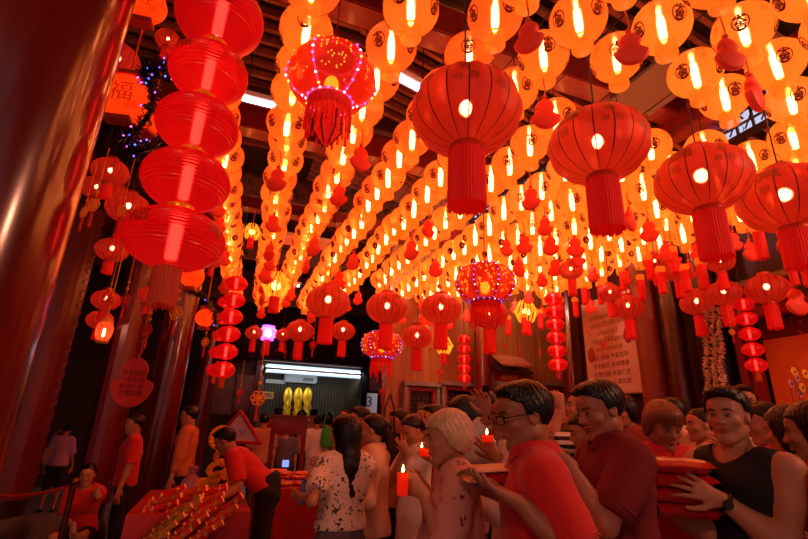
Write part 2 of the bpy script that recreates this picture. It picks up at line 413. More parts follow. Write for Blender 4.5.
def person(label, pos, rz, h=1.7, hv=.01, sex='m', lean=0, bend=0, head=(0, 0), headroll=0, arms=None, top=None, bottom=None, hair='short', hairmat=None,
           skin=None, face=True, glasses=False, group=None, z0=0, sit=False, fat=1.0, extras=None, shoes=True, cut_low=None, twist=0, headscale=1.06, ears=True, gripr=1.0):
    """arms: {'L':dict(w=(x,y,z) wrist in body units of a 1.7 m person, pole, fd, pn, curl...)}; top: dict(mat, sleeve 0..1|None, hem, loose)"""
    s = h / 1.72; root = thing('person', label, 'person', (pos[0], pos[1], z0), rz, group)
    skin = skin or SKIN(); f = fat
    # spine (bend = rounded forward, lean = whole torso forward)
    hipz = .93 * s if not sit else .46 * s
    hip = V3(0, 0, hipz)
    def sp(t, extra=0):                       # t along the spine in m (0..0.56)
        n = 12; p = hip.copy(); a0 = lean
        for i in range(n):
            a = lean + bend * (i / n); p = p + V3(0, math.sin(a), math.cos(a)) * (t / n)
        return p, lean + bend * (t / (.52 * s))
    def fr(a): return V3(0, math.cos(a), -math.sin(a)), V3(0, math.sin(a), math.cos(a))   # forward, up
    T = {}
    for nm, t in (('waist', .15), ('chest', .34), ('sh', .455), ('neck', .52)): T[nm] = sp(t * s)
    shw = (.178 if sex == 'm' else .155) * s * (1 + (f - 1) * .6)
    fw, upv = fr(T['sh'][1]); ctw, stw = math.cos(twist), math.sin(twist)
    rt = V3(ctw, stw, 0)
    S = {'R': T['sh'][0] + rt * shw - fw * .01 * s, 'L': T['sh'][0] - rt * shw - fw * .01 * s}
    Wj, El, Hd = {}, {}, {}
    arms = arms or {}
    for sd, sg in (('R', 1), ('L', -1)):
        a = arms.get(sd) or dict(w=(sg * .27, .06, .80 if not sit else .5), pole=(sg * .3, -1, 0), fd=(0, .1, -1), pn=(-sg, 0, 0), curl=(.35, .35, .3))
        w = np.array(a['w'], float) * s
        El[sd], Wj[sd] = ik(S[sd], w, .285 * s, .25 * s, a.get('pole', (sg * .6, -.4, -1))); Hd[sd] = a
    # head frame
    nfw, nup = fr(T['neck'][1] * .55)
    HM = rotm(head[0], head[1] + T['neck'][1] * .0, headroll)
    hs = s * headscale * (1.0 if sex == 'm' else .97)
    neck0 = T['neck'][0] - fr(T['neck'][1])[0] * .012 * s
    neck1 = neck0 + nup * .080 * s + nfw * .012 * s
    HC = neck1 + HM @ V3(0, .022, .062) * hs      # centre of the head
    def HP(x, y, z): return HC + HM @ (V3(x, y, z) * hs)
    # legs
    J = {}
    for sd, sg in (('R', 1), ('L', -1)):
        hp = hip + V3(sg * .09 * s, 0, -.03 * s)
        if sit: kn = hp + V3(sg * .05 * s, .40 * s, .03 * s); an = V3(kn[0], kn[1] + .02, .09 * s)
        else: kn = V3(sg * .10 * s, .015, .49 * s); an = V3(sg * .11 * s, -.02, .085 * s)
        J[sd] = (hp, kn, an)
    pts = [HP(0, 0, .2), HP(0, .2, 0), HP(0, -.2, 0), HP(.16, 0, 0), HP(-.16, 0, 0)] + list(S.values()) + list(El.values()) + list(Wj.values())
    for sd in 'RL':
        fdv = nrm(Hd[sd].get('fd', (0, 0, -1))); pts += [Wj[sd] + fdv * .2, J[sd][1], J[sd][2] + V3(0, .16, -.1)]
        pts.append(Wj[sd] + nrm(Hd[sd].get('pn', (0, 0, 1))) * .13)
    pts = np.array(pts); lo = pts.min(0) - .12; hi = pts.max(0) + .12
    lo[0] = min(lo[0], -.3 * f * s); hi[0] = max(hi[0], .3 * f * s); lo[1] = min(lo[1], -.24); hi[1] = max(hi[1], .24); lo[2] = -.02
    if cut_low: lo[2] = max(lo[2], cut_low - .1)
    # ---- torso shape used by body and clothes
    def torso(v, g, kk=.05, lowz=True):
        wq = dict(m=(.150, .138, .160), w=(.155, .118, .138))['m' if sex == 'm' else 'w']
        fl = .66
        P0, a0 = sp(0); Pw, aw = T['waist']; Pc, ac_ = T['chest']; Ps, as_ = T['sh']
        v.cone(P0 + V3(0, -.01, -.02) * s, P0 + (Pw - P0) * .5, (wq[0] * f) * s + g, ((wq[0] + wq[1]) / 2 * f) * s + g, kk, flat=(fr(a0)[0], .72))
        v.cone(P0 + (Pw - P0) * .4, Pw, ((wq[0] + wq[1]) / 2 * f) * s + g, (wq[1] * f) * s + g, kk, flat=(fr(aw)[0], fl + .04 + (f - 1) * .5))
        v.cone(Pw, Pc, (wq[1] * f) * s + g, (wq[2] * f) * s + g, kk, flat=(fr((aw + ac_) / 2)[0], fl + .02))
        v.cone(Pc - rt * .0, Ps - fr(as_)[1] * .03 * s, (wq[2] * f) * s + g, (wq[2] * .80) * s + g, kk, flat=(fr(ac_)[0], fl))
        v.cone(S['R'] - rt * .03 * s, S['L'] + rt * .03 * s, .054 * s + g, .054 * s + g, kk)
        fs, us = fr(as_)
        for sg in (1, -1):
            v.cone(Ps + rt * sg * shw * .72 + us * .022 * s, T['neck'][0] + rt * sg * .03 * s - us * .022 * s, .040 * s + g, .040 * s + g, .04)
            if sex == 'w': v.ell(Pc + rt * sg * .068 * s + fr(ac_)[0] * .082 * s + fr(ac_)[1] * .02 * s, np.array([.056, .040, .052]) * s + g, k=.04)
            else: v.ell(Pc + rt * sg * .07 * s + fr(ac_)[0] * .065 * s + fr(ac_)[1] * .035 * s, np.array([.075, .04, .06]) * s + g, k=.04)
    am = (1.12 if sex == 'm' else .86) * (1 + (f - 1) * .5)
    if arms.get('strong'): am *= 1.2
    body = Vol(lo, hi, hv)
    torso(body, -.010)
    for sd in 'RL':
        body.cone(S[sd], S[sd] + (El[sd] - S[sd]) * .45, .050 * s * am, .044 * s * am, .03)
        body.cone(S[sd] + (El[sd] - S[sd]) * .4, El[sd], .045 * s * am, .036 * s * am, .02)
        body.cone(El[sd], El[sd] + (Wj[sd] - El[sd]) * .35, .037 * s * am, .039 * s * am, .02)
        body.cone(El[sd] + (Wj[sd] - El[sd]) * .3, Wj[sd], .039 * s * am, .0245 * s * (am * .5 + .5), .02)
        a = Hd[sd]
        hand(body, Wj[sd], np.array(a.get('fd', (0, 0, -1)), float), np.array(a.get('pn', (0, 0, 1)), float), 1 if sd == 'R' else -1, s * (1.08 if sex == 'm' else .98),
             a.get('curl', (.5, .5, .4)), a.get('spread', .12), a.get('thumb', .7))
        hp, kn, an = J[sd]
        body.cone(hp, kn, .075 * s * f, .05 * s, .03); body.cone(kn, kn + (an - kn) * .35, .05 * s, .051 * s, .03); body.cone(kn + (an - kn) * .3, an, .051 * s, .034 * s, .02)
        body.cone(an + V3(0, -.03, -.045) * s, an + V3(0, .13, -.055) * s, .033 * s, .028 * s, .03)
    nr = (.053 if sex == 'm' else .044) * s * (1 + (f - 1) * .8)
    body.cone(neck0 - nup * .03 * s, neck1 + nup * .01, nr * 1.12, nr, .03)
    # head
    bodyhead(body, HP, HM, hs, nr / s, sex, hv, ears)
    b = body.mesh('body', skin, root, smooth=1)
    # ---- hair
    if hair and hair != 'none': make_hair(root, HP, HM, hs, hair, hairmat or HAIRB(), max(hv, .006), HC, lo, hi, T, s)
    if face: face_parts(root, HP, HM, hs, sex, skin, glasses, hv)
    # ---- top
    if top:
        g = top.get('loose', .012); tv = Vol(lo, hi, hv); torso(tv, g)
        ln = top.get('length', .06)            # below the hips
        if ln > 0: tv.cone(hip, hip - V3(0, 0, 1) * ln * s + V3(0, 0, 0), .158 * s * f + g, (.158 + top.get('flare', .0)) * s * f + g, .03, flat=(V3(0, 1, 0), .74))
        sl = top.get('sleeve', .6)
        if sl:
            for sd in 'RL':
                ua = El[sd] - S[sd]; q = min(sl, 1.0); sg_ = .052 * s * am + g * 1.1
                e = S[sd] + ua * q; u = nrm(ua)
                tmp = Vol(lo, hi, hv)
                tmp.cone(S[sd], S[sd] + ua * min(q + .12, 1.0), sg_, (sg_ * (.95 if top.get('flared', 0) == 0 else 1.1)), .01)
                if sl > 1:
                    fa = Wj[sd] - El[sd]; tf = Vol(lo, hi, hv); tf.cone(El[sd], El[sd] + fa * (min(sl - .9, 1)), .042 * s * am + g * .9, .032 * s + g * .6, .03)
                    e = El[sd] + fa * min(sl - 1, .98); u = nrm(fa)
                    tf.put(lambda x, y, z, e=e, u=u: -((x - e[0]) * u[0] + (y - e[1]) * u[1] + (z - e[2]) * u[2]), e - .2, e + .2, 0, 'sub'); tmp.D = np.minimum(tmp.D, tf.D)
                else:
                    tmp.put(lambda x, y, z, e=e, u=u: -((x - e[0]) * u[0] + (y - e[1]) * u[1] + (z - e[2]) * u[2]), e - .13, e + .13, 0, 'sub')
                A, B = tv.D, tmp.D; kk = .02; t = np.clip(kk - np.abs(A - B), 0, None) / kk; tv.D = np.minimum(A, B) - t * t * kk * .25
        # wrinkles
        w = top.get('wrinkle', .004); rs = np.random.RandomState(len(label)); ph = rs.rand(8) * 6
        if w: tv.warp(lambda x, y, z: w * (np.sin(17 * x + 23 * z + ph[0] + 2 * np.sin(9 * y + 5 * z)) * .5 + np.sin(31 * z - 19 * x + ph[1] + 1.5 * np.sin(14 * x + ph[2])) * .35 + np.sin(26 * y + 12 * z + ph[3]) * .35) * (hv < .02))
        hz = hip[2] - ln * s
        if top.get('tilthem'):
            ty, tz = math.sin(lean * .8), math.cos(lean * .8); tv.cut(lambda x, y, z: -((y - hip[1]) * ty + (z - hip[2] - .02) * tz) + 0 * x)
        else: tv.cut(lambda x, y, z: hz - z + 0 * x)
        # neck opening
        nk = top.get('neck', .016); n0 = neck0 - nup * .035 * s * (1 + top.get('scoop', 0)) + fr(T['neck'][1])[0] * .01 * (1 + 3 * top.get('scoop', 0))
        tv.cone(n0, neck1 + nup * .10, nr * 1.1 + nk, nr * 1.3 + nk + .03, .01, op='sub')
        if top.get('armhole'):
            for sd, sg in (('R', 1), ('L', -1)):
                c = S[sd] + rt * sg * .045 * s
                tv.ell(c + V3(0, 0, -.015), V3(.068, .14, .125) * s, k=.012, op='sub')
        shirt = tv.mesh('shirt', top['mat'], root, smooth=2)
        if sl and hv < .008 and sl <= 1:
            for sd in 'RL':
                ua = El[sd] - S[sd]; u = Vector(nrm(ua)); e = Vector(S[sd] + ua * (sl - .035)); rr_ = .052 * s * am + g * 1.1 - .001
                o1 = u.orthogonal().normalized(); o2 = u.cross(o1); hb = MB()
                for du in (0, .016): hb.tube([e + u * du * s - u * .02 * s + (o1 * math.cos(2 * PI * i / 28) + o2 * math.sin(2 * PI * i / 28)) * rr_ for i in range(28)], .0035, 6, closed=True)
                hb.build('cuff', top['mat'], shirt)
        if top.get('collar'):
            cb = MB(); ring = []; cfw, cup = fr(T['neck'][1] * .8); nn = 28
            rr = nr / s * 1.08 + nk + .012; c0 = neck0 + cup * .008 * s + cfw * .010 * s
            for q, (dr, dz) in enumerate(((0, .034), (.005, .036), (.014, .010), (.020, -.004), (.015, -.006), (.002, .002))):
                for i in range(nn):
                    a = -PI / 2 + .0 + (2 * PI - .34) * i / (nn - 1) + .17 + PI    # open at the front
                    fx, fy = math.cos(a), math.sin(a)
                    dip = -.030 * max(0, fy) ** 2 - .004
                    ring.append(c0 + rt * (rr + dr) * s * fx + cfw * (rr * 1.05 + dr) * s * fy + cup * (dz + dip + .012 + (-.014 if abs(i - (nn - 1) / 2) > nn / 2 - 2 and q in (2, 3, 4) else 0)) * s)
            fs = []
            for q in range(6):
                for i in range(nn - 1):
                    a_, b_ = q * nn + i, ((q + 1) % 6) * nn + i; fs.append((a_, a_ + 1, b_ + 1, b_))
            cb.add(ring, fs).build('collar', top.get('collarmat', top['mat']), shirt)
            if sex == 'm':
                pb = MB(); ps_, ang = T['sh']; f2, u2 = fr(ang)
                for i in range(2):
                    p = neck0 + f2 * (.085 + .012 * i) * s - u2 * (.06 + .055 * i) * s
                    pb.ball(p, .006, 8, 6, (1, .6, 1))
                pb.build('buttons', mat('shirt_button', (225, 190, 175), .3), shirt)
    # ---- bottom
    if bottom:
        bv = Vol(lo, hi, hv); g = bottom.get('loose', .012); kd = bottom.get('kind', 'trousers')
        bv.cone(hip + V3(0, -.01, .06 * s), hip + V3(0, -.01, -.05 * s), .140 * s * f + g, .158 * s * f + g, .02, flat=(V3(0, 1, 0), .74))
        if kd == 'skirt':
            end = hip[2] - bottom.get('len', .5) * s
            bv.cone(hip, V3(0, 0, end - .05), .158 * s * f + g, .19 * s + g, .03, flat=(V3(0, 1, 0), .8)); bv.cut(lambda x, y, z: end - z + 0 * x)
            bv.warp(lambda x, y, z: .006 * np.sin(12 * np.arctan2(y, x)) * np.clip((hip[2] - z) * 3, 0, 1))
        else:
            for sd in 'RL':
                hp, kn, an = J[sd]; q = bottom.get('leg', 1.0)
                bv.cone(hp, kn, .082 * s * f + g, .058 * s + g, .03)
                if q > .5: bv.cone(kn, an, .058 * s + g, .048 * s + g, .02)
            if not sit:
                cz = (.05 + (1 - bottom.get('leg', 1.0)) * .85) * s; bv.cut(lambda x, y, z: cz - z + 0 * x)
            elif bottom.get('leg', 1) >= 1: bv.cut(lambda x, y, z: .06 - z + 0 * x)
            bv.warp(lambda x, y, z: .003 * np.sin(38 * z + 9 * x + 3 * np.sin(20 * y)))
        wz = hip[2] + .12 * s; ang = sp(.1 * s)[1]; f3, u3 = fr(ang); pw = sp(.1 * s)[0]
        bv.cut(lambda x, y, z: (x - pw[0]) * u3[0] + (y - pw[1]) * u3[1] + (z - pw[2]) * u3[2])
        bv.mesh({'skirt': 'skirt', 'trousers': 'trousers', 'shorts': 'shorts'}[kd], bottom['mat'], root, smooth=1)
    if shoes and not cut_low:
        for sd in 'RL':
            an = J[sd][2]; sv = Vol(an + V3(-.08, -.12, -.12), an + V3(.08, .24, .06), max(hv, .008))
            sv.cone(an + V3(0, -.035, -.048) * s, an + V3(0, .15, -.052) * s, .042 * s, .036 * s, .02); sv.cut(lambda x, y, z: an[2] - .083 * s - z + 0 * x)
            sv.cut(lambda x, y, z: z - an[2] + .005 + 0 * x)
            sv.mesh('shoe', mat('dark_shoe', (30, 24, 26), .5), root)
    info = dict(root=root, S=S, El=El, W=Wj, HP=HP, T=T, s=s, neck0=neck0, fr=fr, hip=hip, HM=HM, rt=rt)
    return info
def bodyhead(v, HP, HM, hs, nr, sex, hv, ears=True):
    e = lambda c, r, k=.012, op='add': v.ell(HP(*c), np.array(r) * hs, HM, k, op)
    c = lambda a, b, ra, rb, k=.01: v.cone(HP(*a), HP(*b), ra * hs, rb * hs, k)
    e((0, -.018, .030), (.0735, .094, .083), .02)
    e((0, .020, -.015), (.062, .074, .085), .02)
    e((0, .030, .045), (.058, .058, .045), .02)
    jw = 1.0 if sex == 'm' else .9
    c((-.046 * jw, -.005, -.058), (-.012, .062, -.094), .024, .020, .02); c((.046 * jw, -.005, -.058), (.012, .062, -.094), .024, .020, .02)
    c((0, .040, -.085), (0, .068, -.096), .030, .018, .018)
    c((0, -.025, -.06), (0, .012, -.065), .046, .034, .02)
    if hv <= .012:
        for sg in (1, -1):
            e((sg * .030, .087, .004), (.0175, .013, .012), .012, 'sub')
            c((sg * .012, .083, .024), (sg * .044, .068, .024), .008, .008, .010)
            e((sg * .044, .056, -.022), (.020, .022, .018), .014)
            e((sg * .030, .070, .003), (.0155, .0135, .0115), .004)
        c((0, .084, .014), (0, .100, -.020), .0065, .0105, .010)
        e((0, .103, -.024), (.0115, .0105, .009), .006)
        for sg in (1, -1): e((sg * .013, .094, -.027), (.0075, .009, .007), .005)
        e((0, .087, -.052), (.023, .010, .006), .004); e((0, .085, -.060), (.020, .010, .0065), .004)
        e((0, .090, -.0555), (.022, .006, .0018), .002, 'sub')
    else:
        c((0, .080, .010), (0, .098, -.022), .009, .013, .012); e((0, .08, -.055), (.022, .012, .012), .01)
    if ears:
        for sg in (1, -1):
            e((sg * .074, -.008, -.004), (.009, .020, .031), .006)
            if hv <= .008: e((sg * .083, -.002, .000), (.006, .010, .017), .004, 'sub')
def make_hair(root, HP, HM, hs, style, mt, hv, HC, lo, hi, T, s):
    v = Vol(np.maximum(lo, HC - .28 - (.5 if 'long' in style or style == 'tail' else 0) * V3(0, 0, 1)), HC + .22, hv)
    e = lambda c, r, k=.012, op='add': v.ell(HP(*c), np.array(r) * hs, HM, k, op)
    thick = {'short': .011, 'bob': .024, 'puffy': .022, 'bald': .006, 'long': .018, 'bun': .010, 'bowl': .020, 'tail': .010, 'quiff': .016}.get(style, .012)
    e((0, -.020, .034), (.0735 + thick, .096 + thick, .083 + thick), .01)
    if style in ('bob', 'long', 'bowl', 'puffy'):
        e((0, -.035, -.01), (.080 + thick * .7, .085 + thick * .6, .085 + (.02 if style != 'puffy' else 0)), .02)
    if style == 'quiff':
        e((0, .045, .098), (.060, .050, .030), .02)
    if style == 'short': e((0, .030, .100), (.056, .052, .022), .02)
    if style == 'bowl': e((0, .045, .075), (.070, .055, .045), .02)
    if style == 'bun': e((0, -.125, .02), (.038, .035, .036), .008)
    if style == 'tail':
        v.cone(HP(0, -.11, .01), HP(0, -.15, -.10), .026 * hs, .030 * hs, .015); v.cone(HP(0, -.15, -.10), HP(0, -.13, -.24), .030 * hs, .012 * hs, .015)
    if style == 'long':
        v.cone(HP(0, -.055, -.02), HP(0, -.085, -.20), .078 * hs, .082 * hs, .03, flat=(HM @ V3(0, 1, 0), .62))
        v.cone(HP(0, -.085, -.20), HP(0, -.10, -.36), .082 * hs, .058 * hs, .03, flat=(HM @ V3(0, 1, 0), .42))
        for sg in (1, -1): v.cone(HP(sg * .062, -.02, 0), HP(sg * .066, -.02, -.20), .030 * hs, .022 * hs, .02)
    curves = {'short': ([-.2, -.07, -.045, -.035, -.012, .012, .02, .045, .07, .085, .2], [-.075, -.068, -.05, .0, -.012, -.012, .045, .058, .078, .086, .095]),
              'quiff': ([-.2, -.07, -.045, -.035, -.012, .008, .015, .045, .07, .085, .2], [-.065, -.058, -.03, .02, .010, .015, .050, .062, .080, .084, .09]),
              'bald': ([-.2, -.06, -.03, .0, .02, .2], [-.07, -.06, .0, .03, .09, .13]),
              'bob': ([-.2, -.05, .012, .028, .045, .08, .2], [-.115, -.10, -.075, -.01, .030, .046, .05]),
              'puffy': ([-.2, -.05, .0, .02, .04, .07, .2], [-.085, -.075, -.035, .01, .050, .062, .07]),
              'bowl': ([-.2, -.05, .0, .02, .035, .07, .2], [-.085, -.075, -.04, -.008, .030, .034, .034]),
              'bun': ([-.2, -.05, -.02, .0, .02, .05, .07, .2], [-.07, -.05, -.00, .01, .04, .062, .078, .09]),
              'tail': ([-.2, -.05, -.02, .0, .02, .05, .07, .2], [-.07, -.05, -.00, .01, .04, .062, .078, .09]),
              'long': ([-.2, .0, .018, .03, .05, .08, .2], [-.9, -.9, -.25, .0, .055, .070, .08])}[style]
    iM = HM.T
    def cutf(x, y, z):
        p = [x - HC[0], y - HC[1], z - HC[2]]
        ly = (iM[1, 0] * p[0] + iM[1, 1] * p[1] + iM[1, 2] * p[2]) / hs; lz = (iM[2, 0] * p[0] + iM[2, 1] * p[1] + iM[2, 2] * p[2]) / hs
        return (np.interp(ly, *curves) - lz) * hs * .8
    v.cut(cutf)
    def strand(x, y, z):
        p = [x - HC[0], y - HC[1], z - HC[2]]
        lx = iM[0, 0] * p[0] + iM[0, 1] * p[1] + iM[0, 2] * p[2]; ly = iM[1, 0] * p[0] + iM[1, 1] * p[1] + iM[1, 2] * p[2]; lz = iM[2, 0] * p[0] + iM[2, 1] * p[1] + iM[2, 2] * p[2]
        a = np.arctan2(lx, ly + .02 * 0)
        return .0022 * np.sin(26 * a + 30 * lz + 2 * np.sin(60 * lz)) + .0016 * np.sin(47 * a - 25 * lz)
    if hv < .012: v.warp(strand)
    v.mesh('hair', mt, root, smooth=1)
def face_parts(root, HP, HM, hs, sex, skin, glasses, hv):
    if hv > .014: return
    Mx = lambda x, y, z: Vector(HP(x, y, z))
    def M4(x, y, z):
        m = Matrix([list(HM[i]) for i in range(3)]).to_4x4(); m.translation = HP(x, y, z); return m
    dk = mat('dark_brow', (26, 14, 10), .6); ew = mat('eye_white', (205, 180, 165), .3); ir = mat('dark_iris', (18, 9, 6), .15)
    for sg in (1, -1):
        b = MB(); b.ball((0, 0, 0), .0135 * hs, 14, 10, (1.0, .62, .30), 0, M4(sg * .030, .0795, .001))
        b.ball((0, 0, 0), .0058 * hs, 10, 8, (1, .8, .62), 1, M4(sg * .030, .0855, .001))
        b.tube([Mx(sg * q, .0805 + yy, .004 + zz) for q, yy, zz in ((.017, .004, -.001), (.024, .0068, .0020), (.031, .0062, .0028), (.038, .002, .0018), (.044, -.005, -.001))], .0016 * hs, 6, 1)
        b.build('eye', [ew, ir], root)
        b = MB(); b.tube([Mx(sg * q, yy, zz) for q, yy, zz in ((.014, .0925, .024), (.024, .0925, .028), (.035, .087, .0295), (.046, .076, .026))], [.0028 * hs, .0036 * hs, .0032 * hs, .0018 * hs], 6, flat=1.0)
        b.build('eyebrow', dk, root)
    lp = mat('lips', (176, 84, 70) if sex == 'm' else (190, 60, 60), .4)
    b = MB(); b.ball((0, 0, 0), 1, 14, 8, (.021 * hs, .0085 * hs, .0048 * hs), 0, M4(0, .0895, -.0515)); b.ball((0, 0, 0), 1, 14, 8, (.018 * hs, .0085 * hs, .0055 * hs), 0, M4(0, .0875, -.0605))
    b.build('lips', lp, root)
    if glasses:
        g = mat('glasses_frame', (14, 10, 12), .25); b = MB()
        for sg in (1, -1):
            ps = []
            for i in range(16):
                a = 2 * PI * i / 16; cx, cz = math.cos(a), math.sin(a); q = .6
                px = math.copysign(abs(cx) ** q, cx) * .024; pz = math.copysign(abs(cz) ** q, cz) * .0145
                ps.append(Mx(sg * (.033) + px, .108 - .35 * max(0, abs(sg * .033 + px) - .02), .002 + pz))
            b.tube(ps, .0017 * hs * 1.2, 6, closed=True)
            b.tube([Mx(sg * .057, .095, .008), Mx(sg * .080, .05, .008), Mx(sg * .083, -.005, .008), Mx(sg * .081, -.02, -.008)], .0022, 6)
        b.tube([Mx(-.010, .108, .006), Mx(0, .111, .008), Mx(.010, .108, .006)], .002, 6)
        b.build('glasses', g, root)
# ================================================================ the hall
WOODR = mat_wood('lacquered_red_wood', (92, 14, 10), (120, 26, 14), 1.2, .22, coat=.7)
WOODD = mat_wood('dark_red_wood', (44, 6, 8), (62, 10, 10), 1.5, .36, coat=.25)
WOODB = mat_wood('dark_brown_wood', (58, 30, 20), (84, 44, 28), 2, .5)
PLANK = mat_wood('orange_plank_wood', (150, 84, 42), (178, 106, 54), 1.4, .45, stretch=(2, 2, .05))
GOLD = mat('gilding', (235, 170, 50), .3, metal=.8)
GOLDP = mat('gold_paint', (245, 170, 50), .5)
REDP = mat('red_paint', (190, 25, 22), .4, coat=.3)
BLACK = mat('black_lacquer', (10, 8, 9), .3)
GREYS = mat('grey_stone_trim', (150, 130, 128), .6, noise=(8, (120, 104, 104)))
BW, XR, WW = 14.0, 6.35, 8.6
# floor of pale stone tiles
fm = mat('floor_tiles', (150, 142, 146), .35, coat=.2); nt = fm.node_tree
tc = nt.nodes.new('ShaderNodeTexCoord'); br = nt.nodes.new('ShaderNodeTexBrick'); br.offset = 0; br.inputs['Scale'].default_value = 1
br.inputs['Brick Width'].default_value = .6; br.inputs['Row Height'].default_value = .6; br.inputs['Mortar Size'].default_value = .008
br.inputs['Color1'].default_value = srgb(158, 148, 150); br.inputs['Color2'].default_value = srgb(140, 132, 136); br.inputs['Mortar'].default_value = srgb(80, 72, 74)
nt.links.new(tc.outputs['Object'], br.inputs['Vector']); nt.links.new(br.outputs['Color'], nt.nodes['Principled BSDF'].inputs['Base Color'])
struct(MB().box((0, 5.5, -.05), (17, 19.4, .1)).build('floor', fm, smooth=False))
# walls
DW = mat('dark_wall', (44, 26, 24), .7, noise=(2, (60, 34, 30)))
struct(MB().box((-3.0, BW + .1, 2.9), (9.2, .2, .0001)).build('wall_back_ledge', DW, smooth=False)) if False else None
bl = at_y(262, 372, BW); brr = at_y(362, 372, BW)           # the booth opening
bx0, bx1, bz1 = bl.x, brr.x, at_y(300, 361, BW).z
wb = MB()
wb.box(((-8.3 + bx0) / 2, BW + .1, 3.1), (bx0 + 8.3, .2, 6.2)).box(((bx0 + bx1) / 2, BW + .1, (bz1 + 6.2) / 2), (bx1 - bx0, .2, 6.2 - bz1))
wx = at_y(385, 400, WW).x
wx2 = wx * BW / WW + .4
wb.box(((bx1 + wx2 + .3) / 2, BW + .1, 3.1), (wx2 + .3 - bx1, .2, 6.2))
struct(wb.build('wall_back', DW, smooth=False))
struct(MB().box(((wx + 8.2) / 2, WW + .1, 3.1), (8.2 - wx, .2, 6.2)).build('wall_wood', PLANK, smooth=False))
struct(MB().box(((wx + wx2) / 2 + .12, (WW + BW) / 2 + .1, 3.1), (.2, math.hypot(BW - WW, wx2 - wx) - .1, 6.2), rz=-math.atan2(wx2 - wx, BW - WW)).build('wall_side', DW, smooth=False))
struct(MB().box((-8.2, 5.5, 3.1), (.2, 17.4, 6.2)).build('wall_left', DW, smooth=False))
struct(MB().box((XR + .15, 1.75, 3.1), (.2, 11.5, 6.2)).box((8.3, 8.0, 3.1), (.2, 1.4, 6.2)).box((7.3, 7.4, 3.1), (1.9, .2, 6.2)).build('wall_right', mat('maroon_wall', (62, 16, 14), .6), smooth=False))
# roof boards, rafters and beams
ROOF = mat('roof_boards', (34, 26, 26), .8)
RAF = mat_wood('rafter_wood', (150, 92, 76), (170, 108, 88), 2, .6)
struct(MB().box((-1.2, 5.5, 6.45), (14.4, 19, .1)).build('ceiling', ROOF, smooth=False))
def slope(name, x0, z0, x1, z1):
    M = Matrix.Translation(((x0 + x1) / 2, 5.5, (z0 + z1) / 2)) @ Matrix.Rotation(math.atan2(z0 - z1, x1 - x0), 4, 'Y')
    L = math.hypot(x1 - x0, z1 - z0)
    struct(MB().box((0, 0, .12), (L, 19, .06), M=M).build(name, ROOF, smooth=False))
    k = 0
    for i in range(46):
        y = -3.3 + i * .2
        o = MB().box((0, y, 0), (L, .055, .10), M=M).build('rafter', RAF, smooth=False); struct(o)
slope('ceiling_slope', 1.0, 6.3, 6.4, 4.95)
for i in range(34):
    y = .2 + i * .22
    struct(MB().box((-1.4, y, 6.1), (4.8, .05, .10)).build('rafter', RAF, smooth=False))
BEAM = mat_wood('red_beam', (112, 22, 18), (134, 32, 24), 1.5, .4)
for (x, y, z, sx, sy, sz) in ((-1.0, 3.1, 5.1, .0, 0, 0),):
    pass
def beam(a, b, w=.22, hh=.3, m_=None):
    a, b = Vector(a), Vector(b); d = b - a
    M = Matrix.Translation((a + b) / 2) @ d.to_track_quat('X', 'Z').to_matrix().to_4x4()
    struct(MB().box((0, 0, 0), (d.length, w, hh), M=M, bev=.015).build('beam', m_ or BEAM, smooth=False))
for y in (3.3, 5.6, 8.0, 10.4, 12.8):
    beam((-8.1, y, 5.25), (6.3, y, 5.25), .26, .34)
    beam((-8.1, y + .1, 5.75), (6.3, y + .1, 5.75), .14, .2, WOODB)
for x in (-2.3, 1.05, 4.6):
    beam((x, -3, 5.0), (x, 13.9, 5.0), .2, .28)
for x in (-.9, 2.8):
    beam((x, -3, 5.5), (x, 13.9, 5.5), .12, .18, WOODB)
# carved boards with small white openings below the back ridge, seen between the lantern rows
CARV = mat_print('carved_frieze', (70, 42, 34), (20, 12, 12), 9, .30, .42)
for y, z in ((6.6, 4.85), (9.2, 4.75)):
    struct(MB().box((0.6, y, z), (3.4, .06, .34)).build('frieze_board', CARV, smooth=False))
struct(MB().box((1.5, 11.6, 4.55), (6, .08, .5)).build('frieze_board', CARV, smooth=False))
CRM = mat('cream_boards', (196, 168, 150), .6)
struct(MB().box((.2, 7.9, 4.62), (3.0, .5, .05)).build('soffit_board', CRM, smooth=False))
# clerestory windows with lattice high on the right
SKY = mat_emit('window_daylight', (205, 205, 235), 1.0)
LAT = mat('lattice_wood', (44, 26, 30), .6)
def lattice_window(name, c, w, h, rz):
    M = Matrix.Translation(c) @ Matrix.Rotation(rz, 4, 'Z')
    f = struct(MB().box((0, 0, 0), (w, .02, h), M=M).build(name, SKY, smooth=False))
    b = MB()
    for s_ in (-1, 1): b.box((s_ * w / 2, -.03, 0), (.06, .08, h + .06), M=M).box((0, -.03, s_ * h / 2), (w + .06, .08, .06), M=M)
    n = int(w / .17)
    for i in range(1, n):
        x = -w / 2 + w * i / n; b.box((x, -.04, 0), (.022, .03, h), M=M)
    for j in range(1, 4): b.box((0, -.045, -h / 2 + h * j / 4), (w, .025, .022), M=M)
    for i in range(n - 1):
        x = -w / 2 + w * (i + .5) / n
        b.tube([M @ Vector((x, -.05, -h * .4)), M @ Vector((x + w / n, -.05, h * .1))], .012, 4); b.tube([M @ Vector((x + w / n, -.05, -.1)), M @ Vector((x, -.05, h * .4))], .012, 4)
    b.build('window_lattice', LAT, f, smooth=False)
p = at_x(696, 108, 5.3); lattice_window('window_1', p, 1.3, .7, R(-90))
p = at_x(752, 108, 5.3); lattice_window('window_2', p, 1.1, .6, R(-90))
p = at_z(525, 192, 4.75); lattice_window('window_3', p, 2.4, .34, R(-82))
struct(MB().box(at_z(655, 88, 5.05), (.6, .7, .04)).build('ceiling_panel', mat('pale_ceiling_panel', (120, 112, 112), .6), smooth=False))
